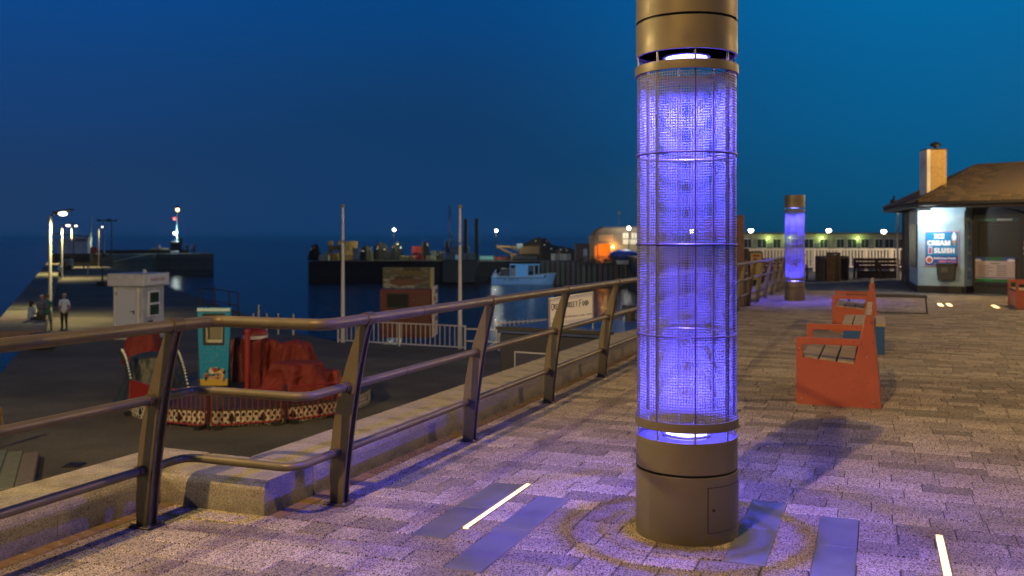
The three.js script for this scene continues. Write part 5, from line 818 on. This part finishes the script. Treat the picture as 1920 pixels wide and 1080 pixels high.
function person(label, pos, turn, o, group) {                      // faces +z; height 1.72
  const t = thing('person', label, 'person', pos, turn, group), { top = [0.4, 0.4, 0.4], legs = [0.02, 0.02, 0.03], hair = [0.05, 0.03, 0.02], sit = false, lean = 0, hips = 0, sleeve = top, shoe = [0.03, 0.03, 0.03], arms = 'down', capHair = true } = o;
  const hy = sit ? 0.12 : 0.92, b = [], sh = hy + 0.5, nz = lean, foot = sit ? -0.42 : 0.04;
  b.push([[0, hy, 0], [0, hy + 0.22, nz * 0.3], 0.15, 0.135, top], [[0, hy + 0.22, nz * 0.3], [0, sh - 0.06, nz * 0.8], 0.135, 0.15, top], [[-0.13, sh - 0.02, nz * 0.9], [0.13, sh - 0.02, nz * 0.9], 0.085, 0.085, top], [[0, sh, nz], [0, sh + 0.12, nz * 1.1], 0.055, 0.05, SKIN]);
  const H = [0, sh + 0.25, nz * 1.2 + 0.02]; b.push([[0, H[1] + 0.02, H[2] - 0.015], [0, H[1] - 0.05, H[2] + 0.02], 0.094, 0.07, SKIN], [[0, H[1] - 0.01, H[2] + 0.085], [0, H[1] - 0.03, H[2] + 0.1], 0.014, 0.018, SKIN], [[-0.09, H[1] - 0.02, H[2] - 0.01], [-0.093, H[1] + 0.02, H[2] - 0.01], 0.016, 0.018, SKIN], [[0.09, H[1] - 0.02, H[2] - 0.01], [0.093, H[1] + 0.02, H[2] - 0.01], 0.016, 0.018, SKIN]);
  const hands = [];
  for (const s of [-1, 1]) {
    const S = [s * 0.19, sh - 0.03, nz * 0.9], E = arms === 'fold' ? [s * 0.25, sh - 0.27, nz + 0.06] : arms === 'lap' ? [s * 0.24, sh - 0.27, nz + 0.04] : [s * 0.26, sh - 0.29, nz - 0.03], Wr = arms === 'fold' ? [s * -0.04, sh - 0.24, nz + 0.22] : arms === 'lap' ? [s * 0.1, hy + 0.16, nz + 0.26] : arms === 'pocket' ? [s * 0.19, sh - 0.48, nz + 0.1] : [s * 0.27, sh - 0.54, nz + 0.04];
    const mid = S.map((v, i) => v + (E[i] - v) * 0.62); b.push([S, mid, 0.065, 0.055, sleeve], [mid, E, 0.046, 0.042, o.long ? sleeve : SKIN], [E, Wr, 0.043, 0.032, o.long ? sleeve : SKIN]);
    const hip = [s * 0.09, hy - 0.02, 0], kn = sit ? [s * 0.12, hy + 0.02, 0.42] : [s * (0.1 + hips), 0.48, 0.02 + s * hips], an = sit ? [s * 0.12, foot + 0.06, 0.44] : [s * (0.11 + hips * 1.6), 0.09, -0.02 + s * hips * 0.6]; b.push([hip, kn, 0.1, 0.068, legs], [kn, an, 0.066, 0.048, legs], [[an[0], foot, an[2] - 0.03], [an[0] + s * 0.02, foot - 0.005, an[2] + 0.15], 0.042, 0.034, shoe]);
    const d = V(...Wr).sub(V(...E)).normalize(), m = new THREE.Matrix4().makeBasis(V(s, 0, 0), d.clone(), V(s, 0, 0).cross(d)).setPosition(...Wr);
    const f = [rb(0.075, 0.09, 0.03, 0.01, 0, 0.05, 0)]; [-0.028, -0.01, 0.009, 0.027].forEach((x, i) => { const L = [0.06, 0.075, 0.07, 0.055][i]; f.push(pr([x, 0.09, 0], [x * 1.1, 0.09 + L * 0.55, 0.008], 0.009, 6), pr([x * 1.1, 0.09 + L * 0.55, 0.008], [x * 1.1, 0.09 + L, 0.025], 0.008, 6)); }); f.push(pr([-s * 0.035, 0.03, 0], [-s * 0.06, 0.075, 0.012], 0.011, 6), pr([-s * 0.06, 0.075, 0.012], [-s * 0.058, 0.1, 0.022], 0.009, 6));
    const hg = join(f).applyMatrix4(m); hands.push(hg);
  }
  const body = flesh(b, 2.0, [0, sit ? 0.3 : 0.9, 0.05], 76), paint = (g) => { const n = g.attributes.position.count, c = new Float32Array(n * 3); for (let i = 0; i < n; i++) c.set(SKIN, i * 3); g.setAttribute('color', new THREE.BufferAttribute(c, 3)); return g; };
  const all = mergeGeometries([metric(body), ...hands.map(paint)]), m = new THREE.Mesh(all, std([1, 1, 1], 0.75, { vertexColors: true })); m.name = 'body'; t.add(m);
  if (capHair) { const g = new THREE.SphereGeometry(0.108, 20, 12, 0, Math.PI * 2, 0, o.longHair ? 1.9 : 1.45).rotateX(-0.45), a = g.attributes.position; for (let i = 0; i < a.count; i++) { const k = 1 + 0.08 * (hash(i, 3) - 0.5); a.setXYZ(i, a.getX(i) * k * 0.98, a.getY(i) * k, a.getZ(i) * k); } g.translate(0, H[1] + 0.02, H[2] - 0.018); const parts = [g]; if (o.longHair) parts.push(new THREE.SphereGeometry(0.1, 14, 10).scale(1, 1.7, 0.55).translate(0, H[1] - 0.1, H[2] - 0.085)); g.computeVertexNormals(); put('hair', parts, std(hair, 0.8, { side: THREE.DoubleSide }), t); }
  for (const s of [-1, 1]) put('eye', new THREE.SphereGeometry(0.011, 8, 6).translate(s * 0.033, H[1] + 0.008, H[2] + 0.078), M.black, t);
  return t;
}
{
  const g = (px, py) => low(px, py);
  person('man in a white short-sleeved shirt and black trousers on the quay', g(120.5, 616), 0.1, { top: [0.6, 0.68, 0.78], legs: [0.012, 0.012, 0.016], hair: [0.4, 0.36, 0.3], arms: 'pocket' });
  person('man in a green top with a dark waist standing beside the parapet', g(88.5, 619), -2.7, { top: [0.03, 0.16, 0.12], legs: [0.09, 0.09, 0.09], hair: [0.08, 0.05, 0.03], hips: 0.05, arms: 'fold' });
  person('grey-haired person in a blue grey jacket between the green top and the seated woman', g(76, 620), 0.9, { top: [0.12, 0.14, 0.17], legs: [0.04, 0.04, 0.03], hair: [0.5, 0.47, 0.4], lean: 0.14, long: true, arms: 'fold' });
  const st = onH(57, 601, LOW + 0.53); person('seated dark-haired woman in a pale blue top with her back turned', st, Math.PI - 0.5, { top: [0.32, 0.42, 0.48], legs: [0.03, 0.04, 0.06], hair: [0.02, 0.014, 0.012], sit: true, longHair: true, long: true, arms: 'lap', lean: 0.06 });
  const e = g(2, 842); const kid = person('fair-haired child in a tan sleeve cut by the left edge of the picture', V(e.x - 0.12, LOW, e.z), 1.3, { top: [0.36, 0.2, 0.08], legs: [0.2, 0.17, 0.12], hair: [0.6, 0.52, 0.4], longHair: true, long: true }); kid.scale.setScalar(0.62);
  for (const [px, lab, top] of [[350, 'tiny dark figure right of the harbour light', [0.02, 0.02, 0.02]], [360.5, 'tiny figure in pale blue right of the harbour light', [0.25, 0.4, 0.5]], [298.5, 'tiny figure left of the seat wall on the pier head', [0.3, 0.28, 0.22]], [365, 'tiny figure at the right of the pair on the pier head', [0.12, 0.12, 0.12]]]) { const p = at(px, 470, 174); person(lab, V(p.x, -1.25, p.z), 0.5, { top, legs: [0.03, 0.03, 0.03] }); }
  for (const [px, py, lab, top] of [[112, 524, 'distant person in pale blue under the second pier lamp', [0.3, 0.4, 0.5]], [121, 511, 'distant person in dark red beside the food cart', [0.2, 0.04, 0.03]]]) person(lab, g(px, py), 1, { top });
}

// ---------- children's rides under covers ----------
function drape(w0, d0, w1, d1, h, folds, amp, lumps, sd) {         // sheet hanging over a block: wide and folded at the hem
  const nu = 176, nv = 40, P = [], I = [];
  const sq = (a, w, d) => { const c = Math.cos(a), s = Math.sin(a), p = 3.2, k = (Math.abs(c) ** p + Math.abs(s) ** p) ** (-1 / p); return [c * k * w / 2, s * k * d / 2]; };
  for (let j = 0; j <= nv; j++) for (let i = 0; i < nu; i++) {
    const a = i / nu * Math.PI * 2, v = j / nv, side = Math.min(1, v / 0.72), top = Math.max(0, (v - 0.72) / 0.28), A = sq(a, w0, d0), B = sq(a, w1, d1), n = fbm(i / nu + sd * 0.13, v * 0.6 + sd * 0.37, 6, 3) - 0.5;
    const f = 1.7 * amp * (1 - side * 0.6) * (Math.sin(a * folds + sd + 3 * n) + 0.6 * Math.sin(a * folds * 1.7 + sd * 2.1 + 5 * v)) * (1 - top) + n * amp * 1.6;
    const cr = Math.max(0, 1 - 3.2 * Math.abs(fbm(i / nu * 2 + v * 0.35 + sd * 0.21, v * 0.3 - i / nu + sd * 0.5, 5, 3) - 0.5)) ** 2 * amp * 1.5;
    const x = A[0] + (B[0] - A[0]) * side ** 0.8, z = A[1] + (B[1] - A[1]) * side ** 0.8, L = Math.hypot(x, z) || 1, s = (1 - top) ** 0.9;
    P.push((x + x / L * (f + cr)) * s, h * (side * 0.93 + 0.07 * Math.sin(top * 1.57)) + 0.5 * lumps * (fbm(x * 0.21 + sd, z * 0.23 + 0.5, 5, 3) - 0.4) * side + n * amp * top * 2, (z + z / L * (f + cr)) * s);
  }
  for (let j = 0; j < nv; j++) for (let i = 0; i < nu; i++) { const k = (i + 1) % nu, a = j * nu + i, b = j * nu + k, c = a + nu, d = b + nu; I.push(a, c, b, b, c, d); }
  const g = new THREE.BufferGeometry(); g.setAttribute('position', new THREE.Float32BufferAttribute(P, 3)); g.setIndex(I); g.computeVertexNormals(); return g;
}
{
  const zc = 25.6, C = V(-7.2, LOW, -zc);
  const roof = (pts) => pts;
  // round platform with the spotted skirt
  const o = thing('ride_platform', "round children's ride platform with a black and white spotted skirt", 'ride platform', C);
  put('deck', cy(3.2, 3.2, 0.08, 0, 0.4, 0, 48), M.charcoal, o);
  const cow = canvas(1024, 64, (c, w, h) => { c.fillStyle = '#d8cfb4'; c.fillRect(0, 0, w, h); c.fillStyle = '#15130f'; for (let i = 0; i < 34; i++) { const x = i * 30 + 8; for (const [dx, y, r] of [[0, 14, 8], [15, 33, 7], [0, 52, 8], [15, 2, 5], [15, 62, 5]]) { c.beginPath(); c.ellipse(x + dx + hash(i, y) * 5, y + hash(i, r) * 4, r, r * (0.9 + 0.4 * hash(i, 24 + y)), hash(i, 25), 0, 7); c.fill(); } if (i % 5 === 2) c.fillRect(x - 8, 18, 24, 28); } });
  cow.wrapS = THREE.RepeatWrapping; cow.repeat.set(4, 1);
  put('spotted_skirt', new THREE.CylinderGeometry(3.22, 3.22, 0.36, 64, 1, true).translate(0, 0.2, 0), std([0.8, 0.8, 0.8], 0.5, { map: cow }), o, true);
  // red barrier panels round it
  const G = [[242, 776], [296, 796], [391, 806], [535, 795], [640, 781]].map(([x, y]) => low(x, y));
  const lab = ['solid red barrier panel at the left of the covered rides', 'red barred barrier panel left of the middle in front of the rides', 'red barred barrier panel in the middle in front of the rides', 'red barred barrier panel at the right in front of the rides'];
  for (let k = 0; k < 4; k++) {
    const a = G[k], b = G[k + 1], d = b.clone().sub(a), L = d.length() - 0.1, q = thing('ride_barrier', lab[k], 'barrier', a, Math.atan2(-d.z, d.x)), r = 0.12, h0 = 0.09, h1 = 0.9, pts = [];
    for (const [cx, cy2, s] of [[L - r, h1 - r, 0], [r + 0.06, h1 - r, 1], [r + 0.06, h0 + r, 2], [L - r, h0 + r, 3]]) for (let i = 0; i <= 4; i++) { const t = (s + i / 4) * Math.PI / 2; pts.push(V(cx + r * Math.cos(t), cy2 + r * Math.sin(t), 0)); } pts.push(pts[0].clone());
    put('frame', sweep(pts, 0.022, 8), M.red, q); const n = k ? Math.round(L / 0.145) : 26; for (let i = 1; i < n; i++) put('bar', cy(0.011, 0.011, h1 - h0, 0.06 + (L - 0.06) * i / n, (h0 + h1) / 2, 0, 6), M.red, q); for (const x of [0.2, L - 0.12]) put('foot', bx(0.16, 0.12, 0.35, x, 0.04, 0), M.black, q);
    if (!k) put('red_sheet', bx(L - 0.12, h1 - h0 - 0.06, 0.01, L / 2 + 0.03, (h0 + h1) / 2, -0.02), M.red, q);
    if (k) put('corner_post', cy(0.04, 0.04, 0.98, 0, 0.49, 0, 10), M.black, q);
  }
  // turquoise ride panel with a window
  const pb = at(402.5, 722, 25), b = thing('ride_booth', 'turquoise ride panel with a framed window and a yellow foot', 'ride panel', pb), K = 25 / F, H = (722 - 577) * K, w0 = 25 * K, w1 = 31 * K;
  const art = canvas(256, 512, (c, w, h) => { c.fillStyle = '#0a84b8'; c.fillRect(0, 0, w, h); for (let i = 0; i < 190; i++) { c.fillStyle = ['#0b4f63', '#c08a2c', '#0a5f77', '#1797b8'][i % 4]; c.save(); c.translate(hash(i, 31) * w, hash(i, 32) * 390); c.rotate(hash(i, 33) * 3); c.fillRect(0, 0, 8, 3); c.restore(); } c.fillStyle = '#b89a3c'; c.fillRect(0, 468, w, 44); for (let i = 0; i < 46; i++) { c.fillStyle = ['#c9bda8', '#141012', '#8d3a26', '#b58a5c', '#2d5a86', '#c9a03a'][Math.floor(hash(i, 41) * 6)]; c.beginPath(); c.ellipse(50 + hash(i, 42) * 156, 400 + hash(i, 43) * 72, 9 + hash(i, 44) * 9, 8 + hash(i, 45) * 9, 0, 0, 7); c.fill(); } });
  const face = (y) => w0 + (w1 - w0) * y / H, hole = [[-19 * K, 0.53 * H], [18 * K, 0.53 * H], [19.5 * K, 0.92 * H], [-20.5 * K, 0.92 * H]], fg = ext([[-w0, 0], [w0, 0], [w1, H], [-w1, H]], 0.06, [hole], 0.01), fa = fg.attributes.position, fu = new Float32Array(fa.count * 2);
  for (let i = 0; i < fa.count; i++) { fu[i * 2] = 0.5 + fa.getX(i) / (2 * w1); fu[i * 2 + 1] = fa.getY(i) / H; } fg.setAttribute('uv', new THREE.BufferAttribute(fu, 2));
  put('front_panel', fg, std([0.9, 0.9, 0.9], 0.4, { map: art }), b, true); put('side_panel', ext([[0, 0], [0.5, 0], [0.55, H], [0, H]], 0.04).rotateY(Math.PI / 2 + 0.0).translate(-w1, 0, 0), std([0.02, 0.04, 0.1], 0.5), b);
  const bez = (k) => hole.map(([x, y]) => [x * k, 0.725 * H + (y - 0.725 * H) * k]); put('window_frame', ext(bez(1.04), 0.03, [bez(0.9)], 0.005).translate(0, 0, 0.05), M.black, b); put('window_surround', ext(bez(0.97), 0.05, [bez(0.72)]).translate(0, 0, -0.06), std([0.4, 0.4, 0.32], 0.5), b); put('window_back', ext(bez(0.98), 0.02).translate(0, 0, -0.14), std([0.16, 0.15, 0.11], 0.4), b); put('top_strip', rb(w1 * 2, 0.09, 0.1, 0.01, 0, H - 0.05, 0.06), std([0.45, 0.62, 0.68], 0.5), b);
  put('support', [bx(w0 * 1.6, H * 0.9, 0.3, 0, H * 0.45, -0.32), bx(0.6, 1, 0.4, 0, -0.3, -0.3)], M.charcoal, b);
  const cover = (name, label, px, py, d, w0, d0, w1, d1, h, folds, amp, mat, sd, lumps = 0.1) => { const p = at(px, py, d), q = thing(name, label, 'covered ride', p); put('cover', drape(w0, d0, w1, d1, h, folds, amp, lumps, sd), mat, q); put('tie_rope', new THREE.TorusGeometry(1, 0.012, 5, 40).rotateX(Math.PI / 2).scale((w0 * 0.3 + w1 * 0.7) / 2 * 1.05, 1, (d0 * 0.3 + d1 * 0.7) / 2 * 1.05).translate(0, h * 0.62, 0), std([0.14, 0.012, 0.01], 0.6), q); return q; };
  const t2 = std([0.26, 0.03, 0.012], 0.5, { side: THREE.DoubleSide, map: T.grime });
  cover('covered_ride', 'large red tarpaulin draped over a ride at the front', 556, 742, 24.2, 1.9, 1.3, 1.15, 0.85, 0.94, 7, 0.055, M.tarp, 3); cover('covered_ride', 'upper red tarpaulin hump behind the large red one', 553, 735, 25.2, 1.5, 1.1, 0.75, 0.6, 1.42, 6, 0.05, M.tarp, 8, 0.2); cover('covered_ride', 'small orange red tarpaulin at the right of the rides', 618, 742, 24.6, 0.85, 0.8, 0.35, 0.3, 0.72, 5, 0.05, t2, 5);
  cover('covered_ride', 'red tarpaulin over a tall figure beside the red dome', 500, 735, 25.5, 0.85, 0.7, 0.5, 0.4, 1.5, 6, 0.06, M.tarp, 11, 0.25); cover('covered_ride', 'red tarpaulin patch right of the turquoise panel', 447, 730, 27, 0.8, 0.7, 0.3, 0.3, 1.55, 5, 0.04, t2, 14); cover('covered_ride', 'dark red cover above the black hooded ride at left', 268, 680, 27.5, 1.2, 0.9, 0.75, 0.6, 1.15, 5, 0.03, M.tarp, 17);
  // dark hooded ride with strings of beads
  const hp = at(283, 775, 26), hd = thing('hooded_ride', 'dark grey hooded ride with two strings of white beads at left', 'covered ride', hp), dk = std([0.022, 0.032, 0.032], 0.5, { side: THREE.DoubleSide });
  put('hood', drape(2.1, 1.7, 0.9, 0.9, 1.75, 6, 0.04, 0.08, 23), dk, hd); put('base', cy(1.05, 1.05, 0.3, 0, 0.15, 0, 32), M.black, hd);
  for (const [a, bb, m] of [[[228, 655], [246, 715], [238, 664]], [[332, 655], [353, 726], [343, 672]]]) { const s = put('bead_string', new THREE.SphereGeometry(0.02, 6, 4).translate(...at(...a, 24.9).sub(hp).toArray()), std([0.7, 0.75, 0.75], 0.3), hd); for (let i = 1; i <= 15; i++) { const t = i / 15, x = (1 - t) ** 2 * a[0] + 2 * t * (1 - t) * m[0] + t * t * bb[0], y = (1 - t) ** 2 * a[1] + 2 * t * (1 - t) * m[1] + t * t * bb[1]; put('bead', new THREE.SphereGeometry(0.032, 6, 5).translate(...at(x, y, 24.9).sub(hp).toArray()), std([0.7, 0.75, 0.75], 0.3), s); } put('hood_arch', sweep([0, 0.25, 0.5, 0.75, 1].map((t) => at((1 - t) ** 2 * a[0] + 2 * t * (1 - t) * m[0] + t * t * bb[0] - 2, (1 - t) ** 2 * a[1] + 2 * t * (1 - t) * m[1] + t * t * bb[1] + 2, 24.98).sub(hp)), 0.06, 8), M.black, hd); }
  // red dome with white rim on a post
  const dp = at(479, 722, 26.5), dm = thing('ride_dome', 'red domed ride roof with a white rim on a red post', 'ride roof', dp), dh = at(0, 630, 26.5).y - dp.y;
  put('dome', new THREE.SphereGeometry(0.36, 24, 8, 0, 7, 0, 1.5).scale(1, 0.8, 1).translate(0, dh + 0.03, 0), M.red, dm); put('white_rim', cy(0.34, 0.36, 0.1, 0, dh - 0.02, 0, 24), M.white2, dm); put('column', cy(0.16, 0.2, dh - 0.05, 0, dh / 2, 0, 16), std([0.06, 0.01, 0.01], 0.6), dm);
  const rp = at(464, 745, 24.6), rpost = thing('red_post', 'slim red post standing between the panel and the red covers', 'post', rp), rh = at(0, 622, 24.6).y - rp.y; put('post', cy(0.075, 0.075, rh, 0, rh / 2, 0, 12), M.red, rpost); put('post_cap', new THREE.SphereGeometry(0.085, 12, 8).translate(0, rh, 0), M.red, rpost);
  // light added to give the lower yard a warm tint, out of the frame at left
  const yl = thing('added_yard_light', 'yard lamp on a tall pole outside the left edge', 'lamp post', V(-14, LOW, -8)); put('pole', cy(0.09, 0.06, 10, 0, 5, 0, 10), M.bronzeDark, yl); put('lamp_globe', new THREE.SphereGeometry(0.14, 12, 8).translate(0, 10, 0), glow([1, 0.7, 0.3], 8), yl); const l = new THREE.PointLight(rgb(1, 0.74, 0.3), 800); l.name = 'added_yard_light'; l.position.set(0, 10, 0); l.shadow.radius = 6; yl.add(l);
}

// sea haze
scene.fog = new THREE.FogExp2(new THREE.Color().setRGB(0.8, 0.85, 0.9), 0.00013);

scene.traverse((o) => { if (o.isMesh) { o.castShadow = true; o.receiveShadow = true; } if (o.isLight && o.shadow) o.castShadow = true; });
{
  const seen = {}; for (const o of scene.children) if (o.userData.label) { const w = o.userData.label.split(/\s+/).length; if (w < 4 || w > 16) console.log('label length', o.name, w); if (seen[o.userData.label] && !o.userData.group) console.log('twice:', o.userData.label); seen[o.userData.label] = 1; }
}
renderer.render(scene, camera);
